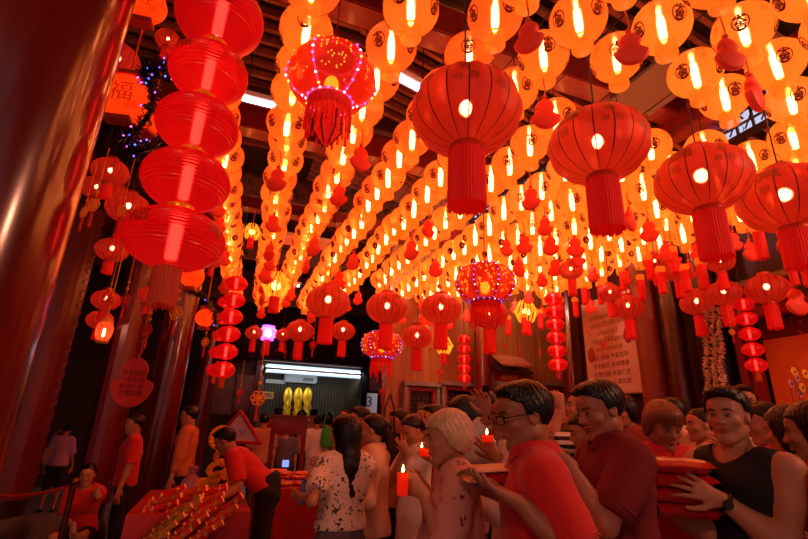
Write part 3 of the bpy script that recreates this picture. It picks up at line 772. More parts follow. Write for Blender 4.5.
# fluorescent fittings under the roof
TUBE = mat_emit('tube_light', (225, 235, 255), 10.0)
def tube_light(px, py, z, L, rz, label):
    p = at_z(px, py, z); t = thing('ceiling_light', label, 'light', p, rz)
    MB().box((0, 0, .05), (L, .16, .06), bev=.01).build('housing', mat('white_metal', (215, 215, 220), .4), t)
    MB().cyl((-L / 2 + .03, 0, 0), (L / 2 - .03, 0, 0), .02).build('tube', TUBE, t)
    b = MB(); b.cyl((-L * .35, 0, .08), (-L * .35, 0, 6.4 - z if z < 5 else .4), .006, n=6).cyl((L * .35, 0, .08), (L * .35, 0, 6.4 - z if z < 5 else .4), .006, n=6); b.build('hanger', BLACK, t)
tube_light(409, 84, 4.9, .5, R(15), 'short white tube light seen in the dark gap left of the largest tasselled lantern')
tube_light(259, 103, 4.9, .42, R(0), 'white tube light under the roof left of the chain of LED-lit red lanterns')
tube_light(287, 284, 4.45, .6, R(10), 'distant white tube light low behind the orange lantern rows')
# columns ---------------------------------------------------------------
def column(name, c, r, mt, H=6.3, strip=None, plinth=True):
    o = MB().lathe([(r * 1.0, 0), (r, .5), (r * .985, 3), (r * .95, H)], 96, Matrix.Translation((c[0], c[1], 0))).build(name, mt); struct(o)
    if plinth: MB().lathe([(r * 1.32, 0), (r * 1.36, .1), (r * 1.2, .26), (r * 1.04, .3)], 32, Matrix.Translation((c[0], c[1], 0))).build('column_base', mat('base_stone', (70, 58, 60), .5), o)
    if strip:                                     # carved couplet board fixed to the column, a = direction it faces
        a, w, mb_, gl = strip
        M = Matrix.Translation((c[0], c[1], 0)) @ Matrix.Rotation(a, 4, 'Z')
        b = MB(); n = 7; vs = []
        for k in range(n):
            q = -w / 2 + w * k / (n - 1)
            for z in (.5, 4.6): vs += [((r + .02) * math.cos(q / r), (r + .02) * math.sin(q / r), z), ((r + .05) * math.cos(q / r), (r + .05) * math.sin(q / r), z)]
        fs = []
        for k in range(n - 1):
            i = 4 * k; fs += [(i + 1, i + 5, i + 7, i + 3), (i, i + 2, i + 6, i + 4), (i, i + 4, i + 5, i + 1), (i + 2, i + 3, i + 7, i + 6)]
        fs += [(0, 1, 3, 2), (4 * n - 4, 4 * n - 2, 4 * n - 1, 4 * n - 3)]
        b.add(vs, fs, 0, M); bo = b.build('couplet_board', mb_, o, smooth=False)
        g = MB()
        for k in range(22):
            z = .7 + k * .18; q = w / 2 - .05
            g.tube([M @ Vector(((r + .055) * math.cos((q - .05 * math.sin(u * 2.2)) / r), (r + .055) * math.sin((q - .05 * math.sin(u * 2.2)) / r), z + .055 * u)) for u in (0, .5, 1, 1.5, 2, 2.5)], .012, 5)
        if gl: g.build('carved_scrollwork', gl, bo)
    return o
def colat(px, Y, z=1.5): return at_y(px, 427, Y)
c1 = (-.93, 1.98)
column('column_front', c1, .30, WOODR)
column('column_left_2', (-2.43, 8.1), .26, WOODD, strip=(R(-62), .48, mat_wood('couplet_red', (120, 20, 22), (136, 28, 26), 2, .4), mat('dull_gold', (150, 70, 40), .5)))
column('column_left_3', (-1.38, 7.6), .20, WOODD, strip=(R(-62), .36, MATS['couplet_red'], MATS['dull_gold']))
column('column_left_4', (-.72, 7.4), .215, WOODR)
column('column_left_5', (-.42, 12.8), .24, WOODR)
column('column_back_center', tuple(at_y(484, 420, 8.1))[:2], .16, WOODR)
column('column_back_right', tuple(at_y(577, 420, 7.9))[:2], .21, WOODR)
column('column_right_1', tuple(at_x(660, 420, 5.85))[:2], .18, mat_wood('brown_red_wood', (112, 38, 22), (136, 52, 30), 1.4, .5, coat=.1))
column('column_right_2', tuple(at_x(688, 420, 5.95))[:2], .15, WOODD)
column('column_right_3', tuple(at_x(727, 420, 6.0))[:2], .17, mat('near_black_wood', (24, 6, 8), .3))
# booth --------------------------------------------------------------------
st = mat_print('booth_panelling', (98, 84, 66), (62, 50, 38), 3.2, .35, .65, kind='wave')
MATS['booth_panelling'].node_tree.nodes['Wave Texture'].bands_direction = 'X'
bw = MB(); bw.box(((bx0 + bx1) / 2, BW + 2.1, 1.6), (bx1 - bx0 + .4, .1, 3.2)).box((bx0 - .05, BW + 1.1, 1.6), (.1, 2, 3.2)).box((bx1 + .05, BW + 1.1, 1.6), (.1, 2, 3.2)).box(((bx0 + bx1) / 2, BW + 1.1, 3.2), (bx1 - bx0 + .4, 2, .1)).box(((bx0 + bx1) / 2, BW + 1.1, -.05), (bx1 - bx0 + .4, 2.1, .1))
struct(bw.build('wall_booth', st, smooth=False))
fr_ = MB(); fr_.box((bx0 - .08, BW - .03, bz1 / 2), (.18, .14, bz1)).box((bx1 + .08, BW - .03, bz1 / 2), (.18, .14, bz1)).box(((bx0 + bx1) / 2, BW - .03, bz1 + .05), (bx1 - bx0 + .34, .14, .16))
struct(fr_.build('trim_1', BLACK, smooth=False))
for k, (yy, lb) in enumerate(((365.3, 'upper long white tube light across the top of the far booth'), (371.0, 'lower long white tube light across the top of the far booth'))):
    a = at_y(266, yy, BW - .05); b_ = at_y(360, yy, BW - .05)
    t = thing('tube_light', lb, 'light', ((a.x + b_.x) / 2, BW - .14, a.z)); L = b_.x - a.x
    MB().box((0, .04, 0), (L, .05, .09)).build('housing', MATS['white_metal'], t, smooth=False)
    MB().cyl((-L / 2 + .02, -.02, 0), (L / 2 - .02, -.02, 0), .035, n=10).build('tube', mat_emit('booth_tube', (190, 215, 240), 1.6), t)
la = bpy.data.lights.new('booth_tube_glow', 'AREA'); la.shape = 'RECTANGLE'; la.size = bx1 - bx0; la.size_y = .15; la.energy = 60; la.color = (.8, .9, 1)
lo_ = bpy.data.objects.new('booth_tube_glow', la); COL.objects.link(lo_); lo_.location = ((bx0 + bx1) / 2, BW - .2, bz1 - .25); lo_.rotation_euler = (R(25), 0, 0)
# air conditioner
p = at_y(301, 378, BW + 1.8); t = thing('air_conditioner', 'white wall air conditioner above the golden statues in the booth', 'air conditioner', (p.x, BW + 1.99, p.z))
MB().box((0, -.14, 0), (1.05, .26, .30), bev=.04).build('housing', mat('ac_white', (215, 222, 225), .4), t); MB().box((.22, -.275, -.04), (.34, .01, .10)).build('louvre', mat('ac_grey', (110, 116, 122), .4), t, smooth=False)
p = at_y(276, 381, BW + 1.8); tag(MB().box((p.x, BW + 1.98, p.z), (.62, .06, .12), bev=.02).build('wall_lamp', mat('lamp_white', (235, 230, 215), .4)), 'slim pale wall lamp left of the booth air conditioner', 'lamp')
# golden statues: seated figures on tiers
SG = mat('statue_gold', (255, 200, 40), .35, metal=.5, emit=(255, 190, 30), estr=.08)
for k, px in enumerate((287.0, 297.5, 307.0)):
    p = at_y(px, 412, BW + 1.5); zt = at_y(px, 386, BW + 1.5).z; z0 = .95; H_ = zt - z0
    t = thing('golden_statue', ['left', 'middle', 'right'][k] + ' one of three golden seated statues at the back of the booth', 'statue', (p.x, BW + 1.6, z0), 0, 'golden statues in the booth')
    MB().lathe([(.30, 0), (.30, .08), (.24, .10), (.22, .20), (.25, .22), (.20, .30), (.16, .33), (.18, .38), (.10, .42)], 16).build('pedestal', SG, t)
    b = MB(); b.ball((0, 0, .50), .12, 14, 8, (1.1, .8, .5)).ball((0, .01, .62), .075, 12, 8, (1, .8, 1.4)).ball((0, 0, .76), .045, 12, 8, (1, 1, 1.15)).lathe([(.03, .79), (.018, .84), (.002, .9)], 10)
    b.tube([(-.07, 0, .68), (-.11, -.05, .58), (-.03, -.09, .52)], .02).tube([(.07, 0, .68), (.11, -.05, .58), (.03, -.09, .52)], .02); b.build('figure', SG, t)
    b = MB(); b.lathe([(.002, -.01), (.13, -.01), (.15, 0), (.13, .01), (.002, .01)], 20, Matrix.Translation((0, .08, .76)) @ Matrix.Rotation(R(90), 4, 'X')); b.build('halo', SG, t)
    t.scale = (H_ / .92 * .50, H_ / .92 * .6, H_ / .92)
t = thing('altar_counter', 'dark counter with gilt front below the golden statues', 'counter', ((bx0 + bx1) / 2, BW + 1.55, 0))
MB().box((0, 0, .45), (bx1 - bx0 - .3, .6, .9), bev=.02).build('cabinet', mat('counter_brown', (70, 44, 30), .5), t); MB().box((0, 0, .925), (bx1 - bx0 - .2, .7, .05), bev=.01).build('worktop', mat('counter_gold', (170, 120, 50), .5), t)
for k in range(14):
    x = bx0 + .35 + k * (bx1 - bx0 - .7) / 13; hh = .10 + .08 * ((k * 7) % 5) / 4
    if k in (4, 5, 6, 7, 8): continue
    tag(MB().lathe([(.035, 0), (.05, hh * .3), (.045, hh * .7), (.015, hh * .85), (.02, hh)], 12).build('vase', [mat('vase_gold', (230, 170, 60), .4), mat('vase_red', (170, 30, 30), .4), mat('vase_pale', (220, 210, 190), .4)][k % 3], loc=(x, BW + 1.4, .95)),
        ('gold', 'red', 'pale')[k % 3] + ' little vase, ' + ORD[k] + ' place along the booth counter', 'vase', 'vases on the booth counter')
p = at_y(268, 395, BW + 1.9); t = thing('framed_plaque', 'small gold plaque on the booth wall left of the statues', 'plaque', (p.x, BW + 2.03, p.z))
MB().box((0, 0, 0), (.36, .03, .22), bev=.01).build('frame', GOLDP, t); MB().box((0, -.02, 0), (.28, .01, .14)).build('panel', mat('plaque_brown', (150, 90, 40), .5), t, smooth=False)
p = at_y(355, 384, BW + 1.9); tag(MB().box((0, 0, 0), (.28, .2, .32), bev=.02).build('wall_speaker', mat('pale_teal', (180, 205, 200), .5), loc=(p.x, BW + 1.94, p.z)), 'pale square box mounted high on the right booth wall', 'speaker')
for k, (px, py) in enumerate(((352, 401), (356, 397), (360, 403), (353, 409), (361, 411))):
    p = at_y(px, py, BW + 1.9); tag(MB().box((0, 0, 0), (.10, .02, .22)).build('hanging_card', mat('card_white', (215, 210, 195), .6), loc=(p.x, BW + 2.03, p.z)), ORD[k] + ' small white card on the right of the booth wall', 'card', 'cards on the booth wall')
# sign with the number 3
p = at_y(372, 402.5, BW - .3); t = thing('number_sign', 'white paper sign with a black 3 beside the far booth', 'sign', (p.x, BW - .03, p.z))
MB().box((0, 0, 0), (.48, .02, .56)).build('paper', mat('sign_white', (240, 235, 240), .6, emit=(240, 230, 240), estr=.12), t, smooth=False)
MB().text('3', .42, lambda x, z: (x, -.014, z + .02)).build('numeral', BLACK, t, smooth=False)
# stone-like panels left of the booth
for k, (x0, x1, y0, y1) in enumerate(((236, 259, 374, 412), (236, 259, 414, 432), (364, 384, 366, 392), (200, 232, 372, 415))):
    a = at_y(x0, y0, BW); b_ = at_y(x1, y1, BW)
    struct(MB().box(((a.x + b_.x) / 2, BW - .02, (a.z + b_.z) / 2), (b_.x - a.x, .05, a.z - b_.z), bev=.01).build('wall_panel', mat('marbled_panel', (120, 70, 60), .4, noise=(5, (84, 44, 40))), smooth=False))
a = at_y(232, 352, BW); b_ = at_y(388, 360, BW)
struct(MB().box(((a.x + b_.x) / 2, BW - .12, a.z), (b_.x - a.x + 1, .3, .3)).build('frieze_board', mat_print('carved_black_red', (40, 14, 14), (130, 50, 40), 5, .2, .3), smooth=False))
# wooden wall with framed doors
RF = mat('door_red', (150, 24, 24), .4); GL = mat('door_glass', (40, 46, 48), .15, spec=.8)
def door(name, x0, x1, ytop, Y, mid=True):
    a = at_y(x0, ytop, Y); b_ = at_y(x1, ytop, Y); w = b_.x - a.x; zt = a.z; cx = (a.x + b_.x) / 2
    o = struct(MB().box((cx, Y - .04, zt / 2), (w - .2, .06, zt - .12)).build(name, GL, smooth=False))
    f = MB()
    for s_ in (-1, 1): f.box((cx + s_ * (w / 2 - .035), Y - .10, zt / 2), (.07, .22, zt), bev=.01)
    f.box((cx, Y - .11, zt - .035), (w + .02, .26, .08), bev=.01); f.build('door_surround', GREYS, o, smooth=False)
    f = MB()
    for s_ in (-1, 1): f.box((cx + s_ * (w / 2 - .105), Y - .10, zt / 2 - .06), (.06, .12, zt - .12))
    f.box((cx, Y - .105, zt - .115), (w - .15, .13, .07)).box((cx, Y - .105, 1.1), (w - .15, .13, .08)); f.build('door_frame', RF, o, smooth=False)
    f = MB(); n = 6
    for i in range(n): f.box((cx - w * .3 + w * .6 * i / (n - 1), Y - .09, zt * .6), (.012, .04, zt * .62))
    for j in range(12): f.box((cx, Y - .095, 1.2 + (zt - 1.5) * j / 11), (w * .62, .035, .012))
    f.box((cx, Y - .1, zt * .64), (w * .22, .05, zt * .42)); f.build('door_lattice', mat('lattice_red_brown', (70, 36, 34), .5) if mid else mat('lattice_red', (110, 30, 28), .5), o, smooth=False)
door('door_1', 401, 436, 382, WW); door('door_2', 438, 476, 382, WW, False); door('door_3', 492, 527, 382, WW); door('door_4', 529, 566, 382, WW, False)
# little tiled eave with a red name board
a = at_y(490, 362, WW); b_ = at_y(521, 362, WW); w = b_.x - a.x; cx = (a.x + b_.x) / 2
t = thing('eave_sign', 'small tiled eave over a red name board on the wooden wall', 'sign', (cx, WW - .02, a.z))
b = MB(); n = 11
for i in range(n):
    x = -w / 2 + w * (i + .5) / n; b.cyl((x, 0, .14), (x, -.45, -.10), w / n * .42, n=8)
b.build('roof_tiles', mat('eave_tiles', (190, 120, 90), .5), t); MB().box((0, -.2, -.02), (w + .1, .4, .03), M=Matrix.Rotation(R(28), 4, 'X')).build('eave_board', WOODB, t, smooth=False)
bo = MB().box((0, -.06, -.30), (w * .72, .06, .30), bev=.01).build('name_board', REDP, t)
MB().text('福德祠', .14, lambda x, z: (x, -.095, z - .30)).build('gilt_characters', GOLDP, bo, smooth=False)
# ---- right side wall
bz = at_x(646, 393, 6.22).z; pt = at_x(646, 393, 6.22); pl_ = at_x(591, 400, 6.22); ptop = at_x(646, 290, 6.22).z + .1
t = thing('text_banner', 'tall pale banner board printed with lines of writing on the right wall', 'banner', (6.20, (pt.y + pl_.y) / 2, bz))
bwid = pl_.y - pt.y; bh = ptop - bz
MB().box((0, 0, bh / 2), (.05, bwid, bh), bev=.02).build('board', mat('banner_pink', (236, 190, 175), .6, noise=(1.2, (214, 160, 146))), t)
b = MB(); lines = ['ขอเชิญร่วมทำบุญ', 'ปล่อยชีวิตสัตว์น้ำ', 'เสริมบารมี', 'ต่ออายุให้ยืนยาว', 'สะเดาะเคราะห์', '诚心祈福 平安吉祥', '消灾解厄 身体健康', '生意兴隆 财源广进', '合家平安 万事如意']
for k, l in enumerate(lines):
    z = bh * .80 - k * bh * .085
    b.text(l, .115 if k < 5 else .10, lambda y, zz, z=z: (-.032, -y, z + zz))
b.build('lettering', mat('banner_ink', (120, 40, 36), .6), t, smooth=False)
b = MB()
for sy, z in ((.36, .42), (-.36, .55)):
    b.lathe([(.07 * bwid, 0), (.07 * bwid, .004)], 20, Matrix.Translation((-.03, sy * bwid, z * bh)) @ Matrix.Rotation(R(-90), 4, 'Y') @ Matrix.Diagonal((1.6, 1, 1, 1)))
b.build('seal_prints', mat('seal_red', (170, 60, 50), .6), t, smooth=False)
p = at_x(650, 371, 6.1); t = thing('gold_bracket', 'orange-gold bracket fitting beside the right edge of the banner', 'bracket', (6.12, p.y, p.z))
MB().box((0, 0, 0), (.05, .34, .07), bev=.01).box((0, -.1, -.10), (.05, .12, .16), bev=.01).box((0, -.2, -.17), (.05, .26, .06), bev=.01).build('arm', mat('bracket_orange', (235, 120, 50), .5), t)
# glazed screen with gilt grid
a = at_x(692, 306, 6.25); b_ = at_x(716, 306, 6.25)
t = struct(MB().box((6.27, (a.y + b_.y) / 2, 1.6), (.04, abs(a.y - b_.y), 3.2)).build('window_4', mat('dark_glass', (12, 12, 14), .15), smooth=False))
g = MB(); y0, y1 = min(a.y, b_.y), max(a.y, b_.y)
for j in range(12): g.box((6.23, (y0 + y1) / 2, .3 + j * .24), (.03, y1 - y0, .022))
for yy in (y0 + .05, y0 + (y1 - y0) * .55, y1 - .05): g.box((6.22, yy, 1.6), (.03, .05, 3.0))
g.build('gilt_grid', GOLDP, t, smooth=False)
# carved red door-case on the right, following the wall
fa = at_x(757, 307, 6.1); zc = 2.95
def post(name, px, w, x=6.12, m_=REDP, zt=3.0):
    p = at_x(px, 420, x); struct(MB().box((x, p.y, zt / 2), (.14, w, zt), bev=.015).build(name, m_, smooth=False)); return p.y
DR = mat_wood('doorcase_red', (128, 22, 18), (150, 34, 24), 1.6, .3, coat=.5)
post('trim_2', 757, .12, m_=DR); post('trim_3', 768, .10, m_=DR)
yb0 = at_x(736, 312, 6.2).y
struct(MB().box((6.1, yb0 - 2.2, 3.02), (.2, 5.2, .14), bev=.02).build('trim_4', DR, smooth=False))
struct(MB().box((6.12, yb0 - 2.2, 3.42), (.16, 5.2, .10), bev=.02).build('trim_5', mat('gilt_trim', (120, 90, 60), .5), smooth=False))
struct(MB().box((6.18, yb0 - 2.0, 3.22), (.06, 4.8, .28)).build('frieze_board', MATS['carved_black_red'], smooth=False))
ya = at_x(762, 330, 6.2).y; yc = at_x(776, 330, 6.2).y
CR_ = mat_print('carved_red_gold', (110, 18, 16), (220, 110, 50), 11, .12, .2)
struct(MB().box((6.2, ya - .45, 2.66), (.05, .95, .55)).build('carved_panel', CR_, smooth=False))
OW = mat('orange_door', (250, 128, 48), .4, coat=.2, noise=(.8, (226, 100, 34)))
yd = at_x(777, 400, 6.2).y
struct(MB().box((6.2, yd - 1.6, 1.35), (.06, 3.2, 2.7)).build('door_5', OW, smooth=False))
# ================================================================ lanterns
CLR = (255, 225, 160)
CLR = (255, 225, 160)
YSH = [mat_shade('paper_orange', (255, 78, 16), .50, (255, 150, 60), (225, 72, 20), .36, .5, clear=CLR, tw=.16, see=.20),
       mat_shade('paper_amber', (255, 94, 18), .50, (255, 168, 70), (228, 92, 28), .38, .5, clear=CLR, tw=.17, see=.21),
       mat_shade('paper_yellow', (255, 108, 24), .50, (255, 184, 84), (232, 112, 40), .40, .5, clear=CLR, tw=.18, see=.22)]
YCO = mat_shade('amber_skirt', (235, 120, 24), .36, (255, 200, 70), (235, 150, 50), .10, .4, tw=.2, see=.25)
BULB = mat_emit('lamp_spiral', (255, 162, 112), 42.0)
INK = mat('maroon_print', (90, 10, 6), .7)
INKG = mat('faded_print', (214, 96, 20), .7, emit=(210, 70, 10), estr=.35)
CORD = mat('dark_cord', (30, 16, 14), .7)
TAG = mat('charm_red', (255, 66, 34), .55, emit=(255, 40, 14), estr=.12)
TAGT = mat('charm_print', (170, 22, 14), .6)
def onball(r, sz, a0, l0, up=.004):
    """wrap flat lettering round a flattened ball"""
    def f(x, z):
        la = l0 + z / r; lo_ = a0 + x / (r * max(math.cos(l0), .4)); q = r + up
        return Vector((q * math.cos(la) * math.cos(lo_), q * math.cos(la) * math.sin(lo_), q * sz * math.sin(la)))
    return f
def ball_prof(r, sz, m, top=.22, bot=.22):
    """profile of a globe open at both ends (fractions of r)"""
    a0 = -math.acos(bot); a1 = math.acos(top)
    return [(r * math.cos(a0 + (a1 - a0) * j / m), r * sz * math.sin(a0 + (a1 - a0) * j / m)) for j in range(m + 1)]
def yellow_meshes(near=True):
    r, sz = .181, .92; n, m_ = (28, 18) if near else (14, 9)
    sh = MB(); pr = ball_prof(r, sz, m_)
    if near: pr = [(q * (1 - .010 * (j % 2)), z) for j, (q, z) in enumerate(pr)]
    sh.lathe(pr, n, cap=False)
    for k in range(4):
        a = k * PI / 2 + .4
        if near:
            sh.text('大', .060, onball(r, sz, a, -.38 + .12), 1, .03, bold=.06).text('吉', .060, onball(r, sz, a, -.38 - .14), 1, .03, bold=.06)
            fr0 = onball(r, sz, a, -.38, .002)
            for i in range(14):
                q0, q1 = 2 * PI * i / 14, 2 * PI * (i + 1) / 14
                sh.add([fr0(.050 * math.cos(q0), .058 * math.sin(q0)), fr0(.050 * math.cos(q1), .058 * math.sin(q1)), fr0(.042 * math.cos(q1), .049 * math.sin(q1)), fr0(.042 * math.cos(q0), .049 * math.sin(q0))], [(0, 1, 2, 3)], 1)
            sh.text('福禄寿喜'[k], .085, onball(r, sz, a + .78, .42), 2, .03).text('招财进宝'[k], .05, onball(r, sz, a + .78, -.05), 2, .03)
        else:
            f = onball(r, sz, a, -.38, .003)
            sh.add([f(.045 * math.cos(2 * PI * i / 8), .055 * math.sin(2 * PI * i / 8)) for i in range(8)], [tuple(range(8))], 1)
    co = MB(); zb = pr[0][1]
    N = 20 if near else 10
    co.lathe([(.050, zb + .002), (.064, zb), (.066, zb - .012), (.068, zb - .085), (.064, zb - .092)], N, cap=False, wob=(lambda a, z: 1 + .02 * math.sin(10 * a)) if near else None)
    bu = MB(); bu.lathe([(.006, -.130), (.018, -.12), (.023, -.06), (.022, .02), (.017, .07), (.009, .085), (.009, .14)], 12 if near else 7)
    cp = MB(); zt = pr[-1][1]
    cp.lathe([(.048, zt - .004), (.050, zt + .012), (.02, zt + .016), (.004, zt + .05), (.003, .36)], 12 if near else 5, cap=False)
    return sh, co, bu, cp
yn = yellow_meshes(True); yf = yellow_meshes(False)
def make_yellow(v):
    t = thing('paper_lantern', 'x', 'lantern')
    yn[0].build('shade', [YSH[v], INK, INKG], t); yn[1].build('skirt', YCO, t); yn[2].build('lamp', BULB, t); yn[3].build('hanging_cord', CORD, t)
    return t
YN = [make_yellow(v) for v in range(3)]
YF = []
for v in range(3):
    b = MB()
    for part, mi in ((yf[0], None), (yf[1], 3), (yf[2], 4), (yf[3], 5)): b.add(part.v, part.f, part.m if mi is None else mi)
    o = b.build('paper_lantern', [YSH[v], INK, INKG, YCO, BULB, CORD]); YF.append(o)
def gourd_tag():
    t = thing('gourd_charm', 'x', 'charm')
    out = []
    for i in range(28):
        a = 2 * PI * i / 28
        x, z = math.sin(a), math.cos(a)
        # figure-eight gourd outline
        rr = .052 + .016 * math.cos(2 * a) * 1.0
        out.append((x * (.062 if z < 0 else .046) * (1 - .35 * math.exp(-((z - .12) / .22) ** 2)) * 1.05, z * .075))
    b = MB(); n = len(out)
    ring = lambda f, y: [(x * f, y, z * f) for x, z in out]
    vs = ring(.55, -.020) + ring(.9, -.012) + ring(1, 0) + ring(.9, .012) + ring(.55, .020)
    fs = [(k * n + i, k * n + (i + 1) % n, (k + 1) * n + (i + 1) % n, (k + 1) * n + i) for k in range(4) for i in range(n)] + [tuple(range(n))[::-1], tuple(4 * n + i for i in range(n))]
    b.add(vs, fs); b.build('plaque', TAG, t)
    c = MB(); c.tube([(0, 0, .075), (.006, 0, .12), (0, 0, .19)], .0035, 5); c.ball((0, 0, .085), .012, 8, 6); c.build('cord', mat('orange_cord', (235, 90, 20), .6), t)
    return t
GT = gourd_tag()
ROWX = [-.30, .28, .80, 1.33, 1.85, 2.36, 2.88, 3.38, 3.85, 4.35, 4.80, 5.25]
PH = {-.30: 2.0, .28: 2.59, .80: 2.18, 1.33: 2.04, 1.85: 1.84, 2.36: 1.66, 2.88: 1.49, 3.38: 1.62, 3.85: 1.80, 4.35: 2.1, 4.80: 2.36, 5.25: 2.5}
ZL = 4.07
rn = random.Random(3); spots = []
for ri, X in enumerate(ROWX):
    y = PH[X]
    while y - .365 > .8: y -= .365
    k = 0
    while y < (10.4 if X < 2.2 else 8.2 if X < 4 else 7.0):
        px, py, d = proj((X, y, ZL)); ok = -40 < px < 850 and -35 < py < 330
        skip = (ri == 0 and y < 3.0) or any(abs(X - a) < .1 and abs(y - b_) < .17 for a, b_ in ((2.36, 2.36), (2.88, 2.2), (3.38, 2.33), (3.85, 2.15)))
        if ok and not skip: spots.append((d, ri, X + (.045 * (y - 5) if ri < 2 else .012 * (y - 4)) + rn.uniform(-.02, .02), y + rn.uniform(-.008, .008), ZL + rn.uniform(-.035, .035) - .04 * (ri > 5))); k += 1
        y += .365
spots.sort(); cnt = {}
used = set(); ROWN = ['leftmost', 'second', 'third', 'fourth', 'fifth', 'sixth', 'seventh', 'eighth', 'ninth', 'tenth', 'eleventh', 'rightmost']
print('yellow lanterns', len(spots))
byrow = {}
for sp_ in spots: byrow.setdefault(sp_[1], []).append(sp_)
NEARLIM = 6.3
for ri, L_ in byrow.items():
    L_.sort(key=lambda q: q[3])
    for k, (d, _, x, y, z) in enumerate(L_):
        v = 0 if ri < 4 else (1 if ri < 6 else 2)
        if rn.random() < .2: v = min(v + 1, 2)
        near = d < NEARLIM; src = (YN if near else YF)[v]
        key = (near, v)
        if key not in used: o = src; used.add(key)
        else: o = copy_tree(src) if near else src.copy()
        if o is not src and not near: COL.objects.link(o)
        o.location = (x, y, z); o.rotation_euler = (rn.uniform(-.04, .04), rn.uniform(-.04, .04), rn.uniform(0, 6.28))
        g = 'lit paper lanterns of the ' + ROWN[ri] + ' ceiling row'
        colr = ('orange', 'amber', 'yellow')[v]
        if near: tag(o, f'{colr} paper globe lantern, {ORD[k] if k < 20 else "last"} from the viewer in the {ROWN[ri]} ceiling row', 'lantern', g)
        else: tag(o, f'small distant orange paper globe lantern at the far end of the {ROWN[ri]} ceiling row', 'lantern', g)
        o['category'] = 'lantern'
        # red gourd charm under some of them
        pxx, pyy, _d = proj((x, y, z - .55))
        if (rn.random() < .46 and d < 9.5) and not any(math.hypot(pxx - a, pyy - b_) < q for a, b_, q in ((332, 90, 58), (466, 120, 62), (598, 150, 56), (702, 185, 50), (786, 200, 50), (485, 284, 34))):
            c = GT if not cnt else copy_tree(GT); cnt['n'] = cnt.get('n', 0) + 1
            dz = rn.choice((.50, .56, .46)); dx, dy = rn.uniform(-.03, .03), rn.uniform(-.03, .03)
            c.location = (x + dx, y + dy, z - dz); c.rotation_euler = (0, 0, YAW + rn.uniform(-.9, .9)); s_ = rn.uniform(1.35, 1.7); c.scale = (s_, s_, s_)
            if near: tag(c, f'red gourd-shaped charm under the {ORD[k] if k < 20 else "last"} lantern of the {ROWN[ri]} ceiling row', 'charm', 'red gourd charms under the ceiling lanterns')
            else: tag(c, f'small red gourd charm under the far lanterns of the {ROWN[ri]} ceiling row', 'charm', 'far red gourd charms of the ' + ROWN[ri] + ' row')
for v in range(3):                               # drop unused prototypes
    for near, src in ((True, YN[v]), (False, YF[v])):
        if (near, v) not in used:
            for c in kids(src): bpy.data.objects.remove(c)
            bpy.data.objects.remove(src)
# wires the rows hang from
for X in ROWX:
    tag(MB().tube([(X, .3, 4.44), (X, 5.5, 4.42), (X, 10.9, 4.44)], .006, 5).build('hanging_wire', CORD), f'thin dark wire carrying the {ROWN[ROWX.index(X)]} ceiling row of paper lanterns', 'wire')
# ---- big red cloth lanterns with fringe ------------------------------------------------
RSH = mat_shade('red_silk', (180, 22, 10), .15, (245, 84, 50), (180, 36, 22), .18, .35, clear=(255, 170, 140), tw=.2, see=.10, seec=(255, 190, 170))
RRIB = mat('rib_dark_red', (70, 8, 6), .6)
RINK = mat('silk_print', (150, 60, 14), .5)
FRG = mat('fringe_red', (226, 20, 12), .65, emit=(220, 10, 4), estr=.22)  # a faint glow in the colour brightens the fringe, which is no lamp
RBULB = mat_emit('white_bulb', (255, 170, 130), 60)
def fringe(b, r, z0, z1, n=44, flare=1.0, mi=0, jag=.012):
    rr = random.Random(5); A = [2 * PI * i / (2 * n) for i in range(2 * n)]
    vs = []; N = 2 * n
    for j, t_ in enumerate((0, .5, 1)):
        for i, a in enumerate(A):
            q = r * (1 + (flare - 1) * t_) * (1.0 if i % 2 else .95); z = z0 + (z1 - z0) * t_ - (rr.random() * jag * 2 if j == 2 else 0)
            vs.append((q * math.cos(a), q * math.sin(a), z))
    fs = [(j * N + i, j * N + (i + 1) % N, (j + 1) * N + (i + 1) % N, (j + 1) * N + i) for j in (0, 1) for i in range(N)]
    b.add(vs, fs, mi)
